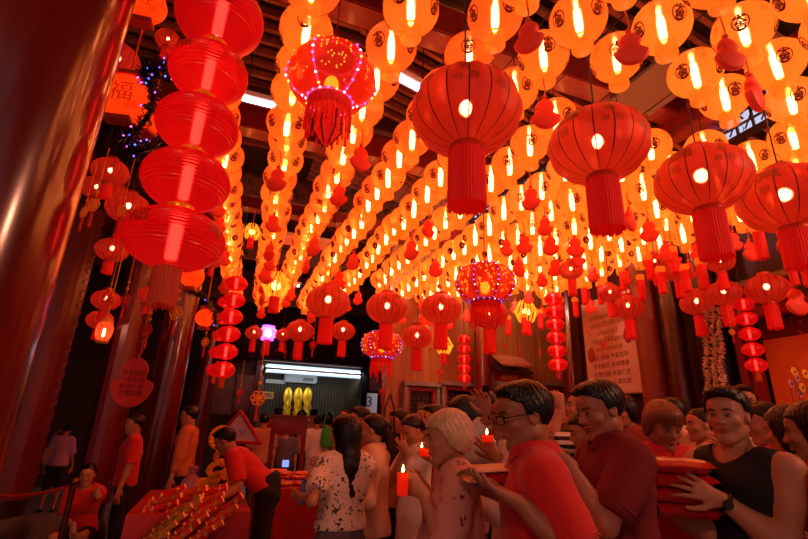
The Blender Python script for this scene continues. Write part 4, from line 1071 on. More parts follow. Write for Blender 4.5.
def big_red(px, py, w, label, z=3.2, sz=.78, prints='平安富贵', group=None, detail=True, fr=.75, frw=.33, cord=True, name='silk_lantern', d=None):
    v = ray(px, py); depth = d or (z - CAMH) / v.z; c = EYE + v * depth; r = .5 * w * depth / F
    t = thing(name, label, 'lantern', c, random.uniform(0, 6), group); t.rotation_euler.z = YAW + .3
    nr = 16; A = []; am = []
    for k in range(nr):
        a0 = 2 * PI * k / nr; wdt = 2 * PI / nr
        for q, m_ in ((0, 1), (.07, 0), (.3, 0), (.535, 0), (.77, 0)): A.append(a0 + q * wdt); am.append(m_)
    b = MB(); pr = ball_prof(r, sz, 22 if detail else 12, .30, .30)
    def wob(a, zz):
        q = (a * nr / (2 * PI)) % 1; return 1 - .022 * math.cos(2 * PI * (q - .035))
    b.lathe(pr, angs=A, amats=am, cap=False, wob=wob)
    if detail:
        for k in range(4):
            a = k * PI / 2 - PI / 2 + .42
            b.text(prints[k], r * .50, onball(r * 1.0, sz, a - .1, .40, .006), 2, r * .12, bold=.02)
            b.text('福', r * .26, onball(r * 1.0, sz, a - .22, -.08, .006), 2, r * .12)
            for (da, dl, s_) in ((.42, .28, .5), (.55, -.02, .4), (.30, -.05, .34)):
                b.text('❀' if False else '春', r * s_ * .55, onball(r * 1.0, sz, a + da + .3, dl, .006), 2, r * .12)
    b.build('shade', [RSH, RRIB, RINK], t)
    zb = pr[0][1]; rr = pr[0][0]; zt = pr[-1][1]
    b = MB(); b.lathe([(rr * .98, zb + .01), (rr * 1.08, zb - .006), (rr * 1.10, zb - .03), (rr * 1.0, zb - .04)], 28, cap=False).lathe([(rr, zt - .01), (rr * 1.08, zt + .006), (rr * 1.05, zt + .03), (rr * .3, zt + .04)], 24, cap=False)
    b.build('ring', mat('ring_red_gold', (200, 60, 20), .35, metal=.3), t)
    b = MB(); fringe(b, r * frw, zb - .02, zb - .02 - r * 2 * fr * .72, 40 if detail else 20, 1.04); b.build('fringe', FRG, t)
    b = MB(); b.ball((0, 0, r * .12), min(.034, r * .11), 12, 10, (1, 1, 1.3)); b.build('lamp', RBULB, t)
    if cord: b = MB(); b.tube([(0, 0, zt + .02), (0.004, 0, (zt + 4.9 - c.z) / 2), (0, 0, 4.95 - c.z)], .006, 5); b.build('hanging_cord', CORD, t)
    return t
big_red(466, 113, 108, 'largest red silk lantern with long fringe, printed with gold writing, hanging centre top')
big_red(598, 146, 95, 'red silk lantern with fringe, second from the left of the four big ones', prints='贵花开富')
big_red(702, 180, 86, 'red silk lantern with fringe, third from the left of the four big ones', prints='花好月圆')
big_red(786, 199, 84, 'red silk lantern with fringe cut by the right edge of view', prints='吉祥如意', fr=.6)
big_red(328, 302, 43, 'medium red ribbed lantern with square fringe above the far booth', prints='平安富贵')
big_red(387, 308, 41, 'medium red ribbed lantern with fringe, middle of three in a row over the crowd', fr=.8)
big_red(441, 309, 40, 'medium red ribbed lantern with fringe just left of the beaded LED lantern', fr=.8)
for (px, py, w, lb, zz) in ((628, 307, 30, 'small dark red lantern with fringe in front of the pale banner', 3.2), (697, 303, 31, 'small red lantern with glowing spot in front of the gilt grid window', 3.2),
        (724, 293, 31, 'small red lantern close above the chain beside the red doorcase', 3.2), (767, 289, 38, 'red fringed lantern in front of the red doorcase beam', 3.2),
        (417, 337, 31, 'plain red lantern with fringe behind the crystal-like lantern over the doors', 2.85), (300, 331, 27, 'small red lantern over the left half of the booth front', 3.3),
        (343, 331, 24, 'small red lantern over the right half of the booth front', 3.3), (254, 333, 17, 'tiny dim red lantern left of the purple lit lantern', 3.2), (283, 335, 15, 'tiny dim red lantern right of the purple lit lantern', 3.2),
        (489, 314, 37, 'dark red squat lantern directly below the beaded LED lantern', 3.0), (571, 270, 24, 'small red lantern under the orange ceiling near the back column', 3.5),
        (802, 244, 40, 'second red lantern hanging lower at the right edge', 3.2), (610, 293, 22, 'small red lantern just above the banner top', 3.3), (677, 272, 24, 'small glowing red lantern under the orange rows near the right wall', 3.5), (655, 262, 22, 'small glowing red lantern above the brown column', 3.6),
        (720, 262, 26, 'glowing red lantern below the third big fringed lantern', 3.4)):
    big_red(px, py, w, lb, z=zz, detail=False, fr=.85)
# ---- LED trimmed palace lanterns -----------------------------------------------------
LEDM = [mat_emit('led_white', (255, 235, 255), 5), mat_emit('led_pink', (255, 90, 200), 4), mat_emit('led_yellow', (255, 220, 60), 4), mat_emit('led_violet', (120, 70, 255), 5), mat_emit('led_blue', (70, 90, 255), 6)]
PIPE = mat_emit('lit_piping', (255, 70, 110), 1.1)
SPK = mat_emit('gold_glitter', (255, 170, 40), 1.3)
LSH = mat_shade('red_panel', (215, 16, 10), .42, (255, 120, 30), (200, 20, 14), .12, .3, tw=.2, see=.12)
def palace(px, py, w, z, label, n=6, bright=True, body=.62, crown=True):
    v = ray(px, py); depth = (z - CAMH) / v.z; c = EYE + v * depth; r = .5 * w * depth / F
    t = thing('palace_lantern', label, 'lantern', c, YAW + .26)
    pr = [(r * .52, r * .60), (r * .80, r * .48), (r * .97, r * .18), (r, -.02), (r * .93, -r * .24), (r * .74, -r * .48), (r * .50, -r * .62)][::-1]
    b = MB(); b.lathe(pr, 6 * n, cap=False)
    rs = random.Random(9)
    for k in range(n):                                    # perforated gold flecks on each panel
        for q in range(34):
            a = 2 * PI * (k + .16 + .68 * rs.random()) / n; h_ = rs.uniform(-.75, .75); zz = h_ * r * .6; rr = r * math.sqrt(max(1 - (h_ * .82) ** 2, .1)) * 1.0 + .006
            da = .02 / r * .35; dz = r * .02
            b.add([(rr * math.cos(a + da * u), rr * math.sin(a + da * u), zz + dz * w_) for u, w_ in ((-1, 0), (0, -1.5), (1, 0), (0, 1.5))], [(0, 1, 2, 3)], 1)
    b.build('shade', [LSH, SPK], t)
    b = MB()
    for k in range(n):
        a = 2 * PI * k / n; b.tube([(q * 1.012 * math.cos(a), q * 1.012 * math.sin(a), zz) for q, zz in pr], r * .022, 6)
    for q, zz in (pr[0], pr[-1]): b.tube([(q * math.cos(2 * PI * i / 24), q * math.sin(2 * PI * i / 24), zz) for i in range(24)], r * .03, 6, closed=True)
    b.build('piping', PIPE if bright else mat('piping_dark', (150, 20, 30), .4), t)
    proto = None; q = 0
    pts = []
    for k in range(n):
        a = 2 * PI * k / n
        for j in range(8):
            u = (j + .5) / 8 * (len(pr) - 1); i = int(u); f = u - i
            pts.append(((pr[i][0] * (1 - f) + pr[i + 1][0] * f) * 1.03 * math.cos(a), (pr[i][0] * (1 - f) + pr[i + 1][0] * f) * 1.03 * math.sin(a), pr[i][1] * (1 - f) + pr[i + 1][1] * f))
    for qq in (pr[0], pr[-1]):
        for j in range(18): a = 2 * PI * j / 18; pts.append((qq[0] * 1.04 * math.cos(a), qq[0] * 1.04 * math.sin(a), qq[1]))
    cols = [0, 1, 2, 0, 3, 1] if bright else [4, 3, 0, 4]
    ms = {}
    for i, p in enumerate(pts):
        ci = cols[i % len(cols)]
        if ci not in ms: o = MB().ball((0, 0, 0), r * (.026 if bright else .018), 8, 6).build('led', LEDM[ci], t, loc=p); ms[ci] = o
        else: o = ms[ci].copy(); COL.objects.link(o); o.location = p
    b = MB(); b.ball((0, 0, -r * .12), r * .16, 12, 8, (1, 1, 1.3)); b.build('lamp', mat_emit('amber_bulb', (255, 190, 50), 7, sample=False), t)
    zb = pr[0][1]
    b = MB(); b.lathe([(r * .50, zb), (r * .48, zb - r * .18), (r * .42, zb - r * .26)], 6 * n, cap=False)
    for i in range(26):
        a = 2 * PI * i / 26; L_ = r * (.5 + .12 * (i % 3)); b.tube([(r * .48 * math.cos(a), r * .48 * math.sin(a), zb - r * .15), (r * .50 * math.cos(a), r * .50 * math.sin(a), zb - r * .15 - L_)], [r * .022, r * .03], 5)
    b.build('bead_fringe', FRG, t)
    if crown:
        b = MB(); b.lathe([(r * .26, zb - r * .3), (r * .28, zb - r * .75), (r * .16, zb - r * 1.0), (r * .06, zb - r * 1.08)], 6); b.build('lower_drum', LSH, t, smooth=False)
        b = MB()
        for i in range(6):
            a = 2 * PI * i / 6; b.tube([(r * .29 * math.cos(a), r * .29 * math.sin(a), zb - r * .3), (r * .31 * math.cos(a), r * .31 * math.sin(a), zb - r * .75), (r * .1 * math.cos(a), r * .1 * math.sin(a), zb - r * 1.08)], r * .02, 5)
        b.build('drum_frame', RRIB, t)
    b = MB(); b.lathe([(r * .52, r * .60), (r * .3, r * .68), (.02, r * .75), (.006, r * .9), (.006, 4.95 - c.z)], 12, cap=False); b.build('hanging_cord', mat('red_cap', (150, 16, 16), .5), t)
palace(332, 80, 88, 3.75, 'brightly trimmed red palace lantern with pink and yellow LED lines', bright=True)
palace(485, 284, 60, 2.9, 'beaded red palace lantern with small blue LEDs in the middle of the hall', n=8, bright=False, crown=False)
palace(382, 345, 42, 2.75, 'red crystal-cut palace lantern with amber bulb in front of the wooden wall', n=8, bright=False, crown=False)
# purple LED lantern far off
p = at_d(268, 333, 9.5); t = thing('led_lantern', 'small white and purple LED lantern glowing above the booth left side', 'lantern', p)
b = MB(); b.ball((0, 0, 0), .19, 16, 10, (1, 1, .72)); b.build('shade', mat_shade('violet_shade', (255, 130, 120), .8, (255, 220, 255), (220, 180, 220), .4, .3), t)
pv = None
for q in range(20):
    a = 2 * PI * q / 20
    for zz, rr in ((.13, .11), (-.13, .11), (0, .2)):
        if pv is None: pv = MB().ball((0, 0, 0), .018, 6, 5).build('led', mat_emit('led_purple', (170, 60, 255), 6), t); o = pv
        else: o = pv.copy(); COL.objects.link(o)
        o.location = (rr * math.cos(a), rr * math.sin(a), zz)
MB().ball((0, 0, 0), .07, 10, 8).build('lamp', mat_emit('led_core', (255, 255, 255), 6, sample=False), t)
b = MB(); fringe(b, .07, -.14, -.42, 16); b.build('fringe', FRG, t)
# ---- red chain of satin lanterns at the left ------------------------------------------
CSH = mat_shade('red_satin', (205, 8, 10), .20, (255, 90, 90), (200, 12, 16), .30, .45, gloss=.3, tw=.15, see=.0, clear=(255, 120, 110))
CLP = mat_emit('pink_lamp', (255, 90, 80), 14)
def chain(base, spec, label, cat='lantern', fr=True, gold=True, plates=None, detail=True, charms=False):
    """spec: list of (z, r, squash)"""
    t = thing('lantern_chain', label, cat, (base[0], base[1], spec[0][0]))
    z0 = spec[0][0]
    for k, (z, r, sz) in enumerate(spec):
        b = MB(); pr = ball_prof(r, sz, 44 if detail else 10, .28, .28)
        if detail: pr = [(q * (1 - .026 * (j % 2)), zz) for j, (q, zz) in enumerate(pr)]
        b.lathe(pr, 40 if detail else 16, Matrix.Translation((0, 0, z - z0)), cap=False)
        if detail and k in (0, 1, 4):
            for i, ch in enumerate('福寿双全' if k else '金玉满堂'):
                fn = onball(r, sz, i * PI / 2 - 2.2, .15, .004)
                b.text(ch, r * .5, lambda x, zz, fn=fn, dz=z - z0: fn(x, zz) + Vector((0, 0, dz)), 1, r * .12)
        sh = b.build('shade', [CSH, mat('chain_print', (150, 60, 20), .5)], t)
        if detail or True:
            b = MB(); b.cyl((0, 0, z - z0 - r * sz * .55), (0, 0, z - z0 + r * sz * .55), r * .11, n=10); b.build('lamp', CLP, t)
        if k < len(spec) - 1 and gold:
            zz = ((z - r * sz * .96) + (spec[k + 1][0] + spec[k + 1][1] * spec[k + 1][2] * .96)) / 2 - z0
            b = MB(); b.lathe([(r * .30, zz - r * .07), (r * .31, zz), (r * .30, zz + r * .07)], 24 if detail else 10, cap=False); b.build('gold_band', mat('band_gold', (230, 150, 30), .3, metal=.7, emit=(220, 110, 10), estr=.2), t)
    zl, rl, sl = spec[-1]
    if fr:
        b = MB(); fringe(b, rl * .27, zl - z0 - rl * sl, zl - z0 - rl * sl - rl * .75, 30 if detail else 10); b.build('fringe', mat('fringe_gold_red', (190, 60, 24), .6, emit=(170, 30, 6), estr=.15), t)
    b = MB(); b.tube([(0, 0, spec[0][1] * spec[0][2] * .9), (0, 0, max(.3, 4.95 - z0) if z0 > 2.9 else .6)], .006, 5); b.build('hanging_cord', CORD, t)
    return t
cb = at_d(193, 150, 2.35)
zs = []
for py in (20, 74, 126, 180, 238):
    px = 225 - (py - 20) * .265; hd = math.hypot(cb.x, cb.y); v = ray(px, py); zs.append(CAMH + v.z * hd / math.hypot(v.x, v.y))
print('chain z', [round(z, 2) for z in zs])
chain((cb.x, cb.y), [(zs[0], .235, .80), (zs[1], .20, .74), (zs[2], .20, .74), (zs[3], .205, .72), (zs[4], .225, .64)], 'chain of five large red satin lanterns with gold bands near the left column')
def chain_px(px, y0, y1, n, w, d, label, sz=.7, **k):
    a = at_d(px, y0, d); hd = math.hypot(a.x, a.y); r = .5 * w * d / F; sp_ = []
    for i in range(n):
        py = y0 + (y1 - y0) * i / (n - 1); v = ray(px, py); sp_.append((CAMH + v.z * hd / math.hypot(ray(px, (y0 + y1) / 2).x, ray(px, (y0 + y1) / 2).y), r, sz))
    return chain((a.x, a.y), sp_, label, detail=False, gold=False, **k)
chain_px(237, 280, 372, 6, 22, 6.0, 'chain of small round red lanterns beside the left-hand back column')
chain_px(226, 300, 372, 5, 16, 7.4, 'thinner chain of red lanterns just left of the small round chain')
chain_px(464, 338, 379, 5, 13, 7.4, 'short chain of five small red lanterns in front of the wooden wall')
chain_px(553, 296, 366, 6, 18, 7.0, 'chain of red lanterns hanging beside the right back column')
chain_px(743, 302, 367, 5, 19, 5.6, 'chain of bright red lanterns in front of the right doorcase')
chain_px(551, 372, 372.5, 2, 7, 8.5, 'tiny red pendant at the end of the chain beside the back column') if False else None
chain_px(748, 367.5, 368, 2, 3, 5.6, 'x') if False else None
# ================================================================ people
def guy(label, px, ytop, d, fdeg, cat=None, arms=None, **kw):
    """head centre column px, top of head ytop (photo), distance d; arms' wrists given as photo point + distance"""
    v = ray(px, ytop); p = EYE + v * d; h = kw.pop('h', p.z); lean_h = kw.pop('base', None)
    rz = facing(fdeg); s = h / 1.72
    pos = lean_h or (p.x, p.y)
    c_, s_ = math.cos(-rz), math.sin(-rz)
    z0 = kw.get('z0', 0)
    def tol(P): x, y = P.x - pos[0], P.y - pos[1]; return (x * c_ - y * s_, x * s_ + y * c_, P.z - z0)
    hr = Vector((CR.x, CR.y, 0)).normalized(); hf = Vector((CF.x, CF.y, 0)).normalized()
    def dirl(q):
        w_ = hr * q[0] + Vector((0, 0, 1)) * q[1] + hf * q[2]; x, y = w_.x, w_.y
        return (x * c_ - y * s_, x * s_ + y * c_, w_.z)
    A = {}
    for k, a in (arms or {}).items():
        if not isinstance(a, dict): A[k] = a; continue
        a = dict(a)
        if 'at' in a: q = tol(at_d(*a['at'])); a['w'] = tuple(t / s for t in q)
        for n in ('fd', 'pn', 'pole'):
            if n in a: a[n] = dirl(a[n])
        A[k] = a
    kw.setdefault('hv', max(.005, d * .0026))
    return person(label, pos, rz, h, arms=A, **kw)
RED = mat('polo_red', (222, 30, 22), .85, bump=(7, .9), sheen=.2)
MAR = mat('maroon_cloth', (120, 18, 26), .85, bump=(7, .9))
BLK = mat('black_cloth', (14, 12, 14), .8, bump=(7, .7))
WHT = mat('white_cloth', (238, 220, 205), .8, bump=(8, .9))
BEI = mat('beige_cloth', (226, 190, 160), .85, bump=(8, .9))
DEN = mat('denim', (116, 100, 100), .85, noise=(30, (90, 80, 86)))
FLO = mat_print('floral_blouse', (240, 205, 180), (46, 30, 30), 20, .26, .34)
FLO2 = mat_print('dotted_pink_blouse', (214, 150, 136), (120, 34, 44), 16, .20, .30)
FLO3 = mat_print('red_white_print', (225, 190, 170), (170, 40, 36), 26, .30, .38)
STR = mat_print('striped_shirt', (225, 205, 190), (24, 20, 24), 5.5, .46, .54, kind='wave')
DNM = mat('dark_trousers', (26, 22, 26), .85)
GREYH = mat('grey_hair', (168, 140, 112), .45, bump=(90, .35), noise=(26, (120, 96, 78)))
WHH = mat('silver_hair', (226, 190, 150), .45, bump=(90, .35), noise=(30, (186, 150, 116)))
BRH = mat('bronze_hair', (120, 64, 40), .45, bump=(90, .35))
SK2 = mat('skin_tan', (182, 114, 80), .5, noise=(6, (166, 98, 68), .3))
# 1 near man with the pack
P1 = guy('man in a bright red polo and black glasses holding up a wrapped red pack', 530, 382, 1.85, 96, head=(.05, .22), glasses=True, hair='short', twist=-.25,
    arms={'L': dict(at=(520, 503, 1.50), pole=(1.6, -.55, -.1), fd=(-1, .42, .05), pn=(.15, 1, .1), curl=(.15, .25, .2), thumb=.4),
          'R': dict(at=(498, 495, 1.98), pole=(.4, -1, .6), fd=(-1, .22, -.1), pn=(0, 1, 0), curl=(.15, .2, .2), thumb=.3)},
    top=dict(mat=RED, sleeve=.80, loose=.022, collar=True, length=.10, wrinkle=.006), bottom=dict(mat=DNM), skin=SK2, hv=.0046)
# 2 silver-haired woman
P2 = guy('silver-haired older woman in a patterned pink blouse holding a lit candle glass', 462, 411, 2.22, 92, sex='w', head=(.0, .18), hair='puffy', hairmat=WHH, lean=.08, fat=1.08,
    arms={'L': dict(at=(423, 493, 1.95), pole=(1, -.9, -.3), fd=(-.8, .75, .2), pn=(-.3, .2, 1), curl=(.5, .6, .5)),
          'R': dict(at=(424, 487, 2.22), pole=(.5, -1, .5), fd=(-.75, .7, -.3), pn=(-.3, .1, -1), curl=(.5, .6, .5))},
    top=dict(mat=FLO2, sleeve=1.3, loose=.028, length=.12, wrinkle=.010, scoop=.3), bottom=dict(mat=DNM), hv=.0056)
# 3 man in maroon
P3 = guy('tall black-haired man in a dark maroon polo looking down at his hands', 604, 380, 2.2, 100, head=(.10, .30), hair='short', twist=-.15,
    arms={'L': dict(at=(566, 462, 1.92), pole=(.8, -1, -.3), fd=(-1, .55, 0), pn=(0, .3, 1), curl=(.7, .8, .6)),
          'R': dict(at=(562, 455, 2.3), pole=(.2, -1, .5), fd=(-1, .5, -.1), pn=(0, .3, -1), curl=(.7, .8, .6))},
    top=dict(mat=MAR, sleeve=.85, loose=.024, collar=True, length=.12, wrinkle=.005), bottom=dict(mat=DNM), skin=SK2, hv=.0056)
# 4 man in the sleeveless top
P4 = guy('man in a sleeveless black top with a watch, carrying a stack of red packs', 724, 386, 2.15, 112, head=(.28, .06), hair='quiff', headscale=1.0, fat=1.0, twist=.05,
    arms={'strong': 1, 'L': dict(at=(722, 500, 1.90), pole=(1, -.8, -.2), fd=(-1, .45, .25), pn=(-.5, .1, 1), curl=(.25, .35, .3), spread=.25, thumb=.3),
          'R': dict(at=(655, 500, 2.25), pole=(-.6, -1, .2), fd=(.3, .2, -.9), pn=(.2, 1, .1), curl=(.3, .3, .2))},
    top=dict(mat=BLK, sleeve=0, armhole=True, loose=.008, length=.1, neck=.024, wrinkle=.003, scoop=.25), bottom=dict(mat=DNM), hv=.0054)
# 5 young man facing us
P5 = guy('young man with bronze bowl-cut hair in a red shirt, facing the viewer and looking down', 657, 402, 2.75, 172, head=(.1, .35), hair='bowl', hairmat=BRH,
    top=dict(mat=RED, sleeve=.9, loose=.024, collar=True), bottom=dict(mat=DNM), skin=SK2,
    arms={'L': dict(at=(672, 500, 2.5), pole=(1, -1, 0), fd=(-.7, .1, -.5), pn=(0, 1, -.3)), 'R': dict(at=(640, 500, 2.5), pole=(-1, -1, 0), fd=(.7, .1, -.5), pn=(0, 1, -.3))})
guy('woman with a black bun and pale beige shirt looking left beside the brown column', 672, 397, 4.1, 80, sex='w', hair='bun', head=(.1, -.05), top=dict(mat=BEI, sleeve=1.0, loose=.024, collar=True), bottom=dict(mat=DNM))
guy('woman in a beige shirt with a dark bag strap behind the man in black', 701, 408, 3.7, 85, sex='w', hair='bun', head=(0, .05), top=dict(mat=BEI, sleeve=1.0, loose=.024, wrinkle=.006), bottom=dict(mat=DNM))
guy('grey-haired man with glasses half hidden behind the man in black', 741, 386, 4.0, 150, hair='short', glasses=True, head=(0, .05), top=dict(mat=BEI, sleeve=.9, collar=True), bottom=dict(mat=DNM))
guy('woman with black hair tied back by a tan scrunchie, in a red top', 765, 402, 3.0, 75, sex='w', hair='tail', head=(-.05, .15), top=dict(mat=RED, sleeve=.9, loose=.02), bottom=dict(mat=DNM), arms={'L': dict(at=(735, 450, 2.9), pole=(.3, -1, 0), fd=(-1, .6, 0), pn=(0, .3, 1))})
guy('long-haired woman in a pale pink blouse seen from behind at right', 789, 406, 2.35, 20, sex='w', hair='long', head=(.1, .1), top=dict(mat=FLO2, sleeve=.9, loose=.02), bottom=dict(mat=DNM))
guy('long-haired woman in a coral red jacket at the right edge', 815, 402, 2.0, 40, sex='w', hair='long', head=(.1, .1), top=dict(mat=mat('coral_jacket', (205, 70, 64), .8), sleeve=1.9, loose=.03, collar=True), bottom=dict(mat=DNM))
guy('older woman in a red and white print blouse in profile between the two tall men', 590, 411, 2.9, 84, sex='w', hair='puffy', head=(0, .22), top=dict(mat=FLO3, sleeve=.9, loose=.024), bottom=dict(mat=DNM), skin=SK2,
    arms={'L': dict(at=(560, 462, 2.8), pole=(.3, -1, 0), fd=(-1, .7, 0), pn=(0, .3, 1), curl=(.7, .7, .5))})
guy('boy in a black and white striped shirt with one arm raised', 581, 392, 3.7, 80, hair='short', head=(.1, -.15), top=dict(mat=STR, sleeve=.9, loose=.024), bottom=dict(mat=DNM),
    arms={'L': dict(at=(561, 408, 3.5), pole=(-.3, -1, 0), fd=(-.15, 1, 0), pn=(0, 0, 1), curl=(1.0, 1.1, .8))})
guy('grey-haired man with glasses and white shirt raising a phone and a candle', 512, 396, 2.75, 88, hair='bald', hairmat=GREYH, glasses=True, head=(0, .02), top=dict(mat=WHT, sleeve=1.8, loose=.028, collar=True), bottom=dict(mat=DNM), skin=SK2,
    arms={'L': dict(at=(499, 458, 2.5), pole=(.5, -1, -.2), fd=(-.9, .9, 0), pn=(-.2, .3, 1), curl=(.5, .6, .4)),
          'R': dict(at=(489, 416, 2.75), pole=(.1, -1, .6), fd=(-.35, 1, 0), pn=(-.6, 0, -1), curl=(.3, .5, .4))})
guy('black-haired woman hidden behind the silver-haired woman, raising two small candle flames', 466, 397, 3.4, 70, sex='w', hair='puffy', head=(.1, .1), top=dict(mat=WHT, sleeve=1.2, loose=.02), bottom=dict(mat=DNM),
    arms={'L': dict(at=(434, 461, 3.1), pole=(.4, -1, 0), fd=(-.5, .9, 0), pn=(-.4, .2, 1), curl=(.6, .7, .5))})
guy('woman with a thick dark ponytail standing behind the silver-haired woman', 488, 391, 4.1, 30, sex='w', hair='tail', head=(0, .1), top=dict(mat=MAR, sleeve=.9), bottom=dict(mat=DNM))
guy('young woman in a white top looking down with a black shoulder strap', 417, 413, 3.9, 120, sex='w', hair='tail', head=(.15, .5), top=dict(mat=WHT, sleeve=.8, loose=.022), bottom=dict(mat=BEI, kind='skirt', len=.55),
    arms={'L': dict(at=(408, 452, 3.7), pole=(.5, -1, 0), fd=(-.6, .8, -.2), pn=(0, .2, 1)), 'R': dict(at=(402, 455, 3.75), pole=(-.5, -1, 0), fd=(.3, .9, 0), pn=(0, .2, 1))})
guy('person in a salmon shirt with folded arms behind the praying crowd', 403, 409, 5.2, 110, hair='short', head=(0, .3), top=dict(mat=mat('salmon_cloth', (225, 120, 92), .8), sleeve=1.7, loose=.02), bottom=dict(mat=DNM))
guy('woman wearing a dark patterned headband among the crowd before the doors', 425, 405, 4.9, 160, sex='w', hair='bun', head=(0, .1), top=dict(mat=BEI, sleeve=.9), bottom=dict(mat=DNM))
guy('short-haired man in red pressing his palms together among the crowd', 437, 405, 4.4, 95, hair='short', head=(0, .1), top=dict(mat=RED, sleeve=.85), bottom=dict(mat=DNM),
    arms={'L': dict(at=(428, 435, 4.2), pole=(.5, -1, -.3), fd=(-.2, 1, 0), pn=(0, 0, 1), curl=(.1, .1, .1)), 'R': dict(at=(428, 435, 4.3), pole=(.5, -1, .3), fd=(-.2, 1, 0), pn=(0, 0, -1), curl=(.1, .1, .1))})
P18 = guy('long-haired woman in a black-flecked cream blouse and grey jeans, seen from behind', 348, 415, 3.1, 28, sex='w', hair='long', head=(.5, .05), top=dict(mat=FLO, sleeve=.75, loose=.024, length=-.07, wrinkle=.006), bottom=dict(mat=DEN),
    arms={'L': dict(at=(309, 497, 2.9), pole=(-.3, -1, -.4), fd=(-1, .0, 0), pn=(0, .5, .8), curl=(.6, .7, .5)), 'R': dict(at=(322, 473, 3.2), pole=(-.2, -1, .3), fd=(-.7, 1, 0), pn=(-.6, 0, 1), curl=(.5, .7, .5))})
P19 = guy('young woman in a beige hooded top with a long black skirt looking left', 376, 414, 3.6, 82, sex='w', hair='tail', head=(.05, .05), top=dict(mat=mat('beige_hoodie', (228, 180, 144), .9), sleeve=1.85, loose=.034, length=.08, flare=.02, wrinkle=.007, collar=True), bottom=dict(mat=BLK, kind='skirt', len=.7),
    arms={'L': dict(at=(352, 478, 3.4), pole=(0, -1, -.4), fd=(-1, .1, 0), pn=(0, .5, 1))})
# bending man
bp = at_d(270, 470, 4.7)
P20 = guy('man in a red shirt and black trousers bending over the offering table', 238, 418, 4.5, 92, h=1.68, base=(bp.x, bp.y), lean=.62, bend=.55, head=(0, .55), hair='short', twist=0, arms={
    'L': dict(at=(214, 502, 4.25), pole=(0, -1, -.5), fd=(-1, -.15, .1), pn=(0, -1, 0), curl=(.3, .3, .2)), 'R': dict(at=(212, 497, 4.6), pole=(0, -1, .5), fd=(-1, -.1, 0), pn=(0, -1, 0), curl=(.3, .3, .2))},
    top=dict(mat=RED, sleeve=.9, loose=.022, length=.0, tilthem=True, wrinkle=.004), bottom=dict(mat=BLK), hv=.009)
# seated woman at the left
sp_ = at_d(92, 478, 5.15)
P21 = guy('woman in a red shirt seated low, chin on hand, beside the rope barrier', 97, 470, 5.0, 196, h=1.52, base=(sp_.x, sp_.y), sit=True, z0=-.02, sex='w', hair='bun', lean=.24, bend=.2, head=(.05, .15), top=dict(mat=RED, sleeve=.9, loose=.022), bottom=dict(mat=DNM),
    arms={'R': dict(at=(74, 525, 4.7), pole=(-1, -.6, .3), fd=(.3, -1, -.3), pn=(0, -.3, 1)), 'L': dict(at=(97, 497, 4.60), pole=(.7, -1, -.3), fd=(-.45, 1, .2), pn=(0, 0, 1), curl=(.9, 1, .7))}, hv=.011)
guy('man in a red shirt with a black strap standing behind the leaning column', 139, 414, 5.6, 120, hair='short', head=(.1, .1), top=dict(mat=RED, sleeve=.9, loose=.02), bottom=dict(mat=DNM), hv=.015)
guy('man in an orange checked vest over a pale shirt beside the brown column', 193, 406, 6.2, 100, hair='short', head=(0, .1), top=dict(mat=mat('orange_vest', (214, 116, 60), .8), sleeve=1.7, loose=.024), bottom=dict(mat=BLK), hv=.016)
guy('distant person in a lilac shirt carrying bags between the left columns', 68, 424, 8.4, 20, sex='w', hair='bun', head=(.2, .2), top=dict(mat=mat('lilac_cloth', (206, 150, 206), .8), sleeve=1.0, loose=.024), bottom=dict(mat=BLK, leg=.6), hv=.019)
far = [(265, 414, 8.6, 30, 'person in a brown shirt facing the booth beside the wooden stand', (190, 120, 100), 'm', 'short', (50, 44, 50)),
       (279, 407, 11.0, 0, 'person in a bright red shirt with pale lettering facing the booth statues', (210, 30, 50), 'm', 'short', (40, 36, 40)),
       (287, 424, 8.9, 20, 'person in slate grey seen through the wooden stand', (90, 84, 100), 'm', 'short', (60, 56, 70)),
       (302, 410, 10.6, -30, 'dark-haired person in a pink top before the booth', (215, 130, 120), 'w', 'long', (60, 40, 44)),
       (314, 408, 11.4, 0, 'person in a gold-brown top at the booth counter', (200, 140, 70), 'w', 'bun', (50, 40, 40)),
       (328, 413, 10.0, 40, 'person in a black top with a green bag near the booth', (24, 22, 26), 'w', 'bob', (30, 28, 32)),
       (347, 408, 8.8, 140, 'person in a dark red cap between the booth and the hooded woman', (70, 34, 40), 'm', 'short', (40, 34, 38)),
       (363, 407, 5.4, 100, 'man with short black hair just behind the hooded young woman', (210, 100, 84), 'm', 'short', (40, 34, 38)),
       (384, 419, 4.6, 60, 'person in a pale shirt with a black backpack behind the hooded woman', (225, 170, 150), 'm', 'short', (26, 22, 26)),
       (458, 401, 5.6, 90, 'man in a coral shirt in front of the second door', (220, 110, 90), 'm', 'short', (40, 34, 38)),
       (627, 397, 4.6, 100, 'person with dark hair behind the maroon man in front of the banner', (150, 70, 60), 'w', 'bob', (40, 34, 38)),
       (562, 398, 5.2, 90, 'man in a dark shirt beyond the boy with the raised arm', (80, 40, 40), 'm', 'short', (40, 34, 38)),
       (497, 410, 6.2, 110, 'man with black hair beyond the raised phone', (190, 80, 70), 'm', 'short', (40, 34, 38))]
for (px, yt, d, fc, lb, c, sx, hr_, bc) in far:
    guy(lb, px, yt, d, fc, sex=sx, hair=hr_, head=(0, .15), top=dict(mat=mat('cloth_%d_%d_%d' % c, c, .8), sleeve=.9, loose=.022), bottom=dict(mat=mat('cloth_%d_%d_%d' % bc, bc, .8)), hv=max(.011, d * .0024), face=d < 5)
PW = guy('woman in a long white dress standing before the far booth', 318, 416, 9.6, 10, sex='w', hair='bun', head=(0, .2), top=dict(mat=WHT, sleeve=1.3, loose=.028, length=.02), bottom=dict(mat=WHT, kind='skirt', len=.45), hv=.02)
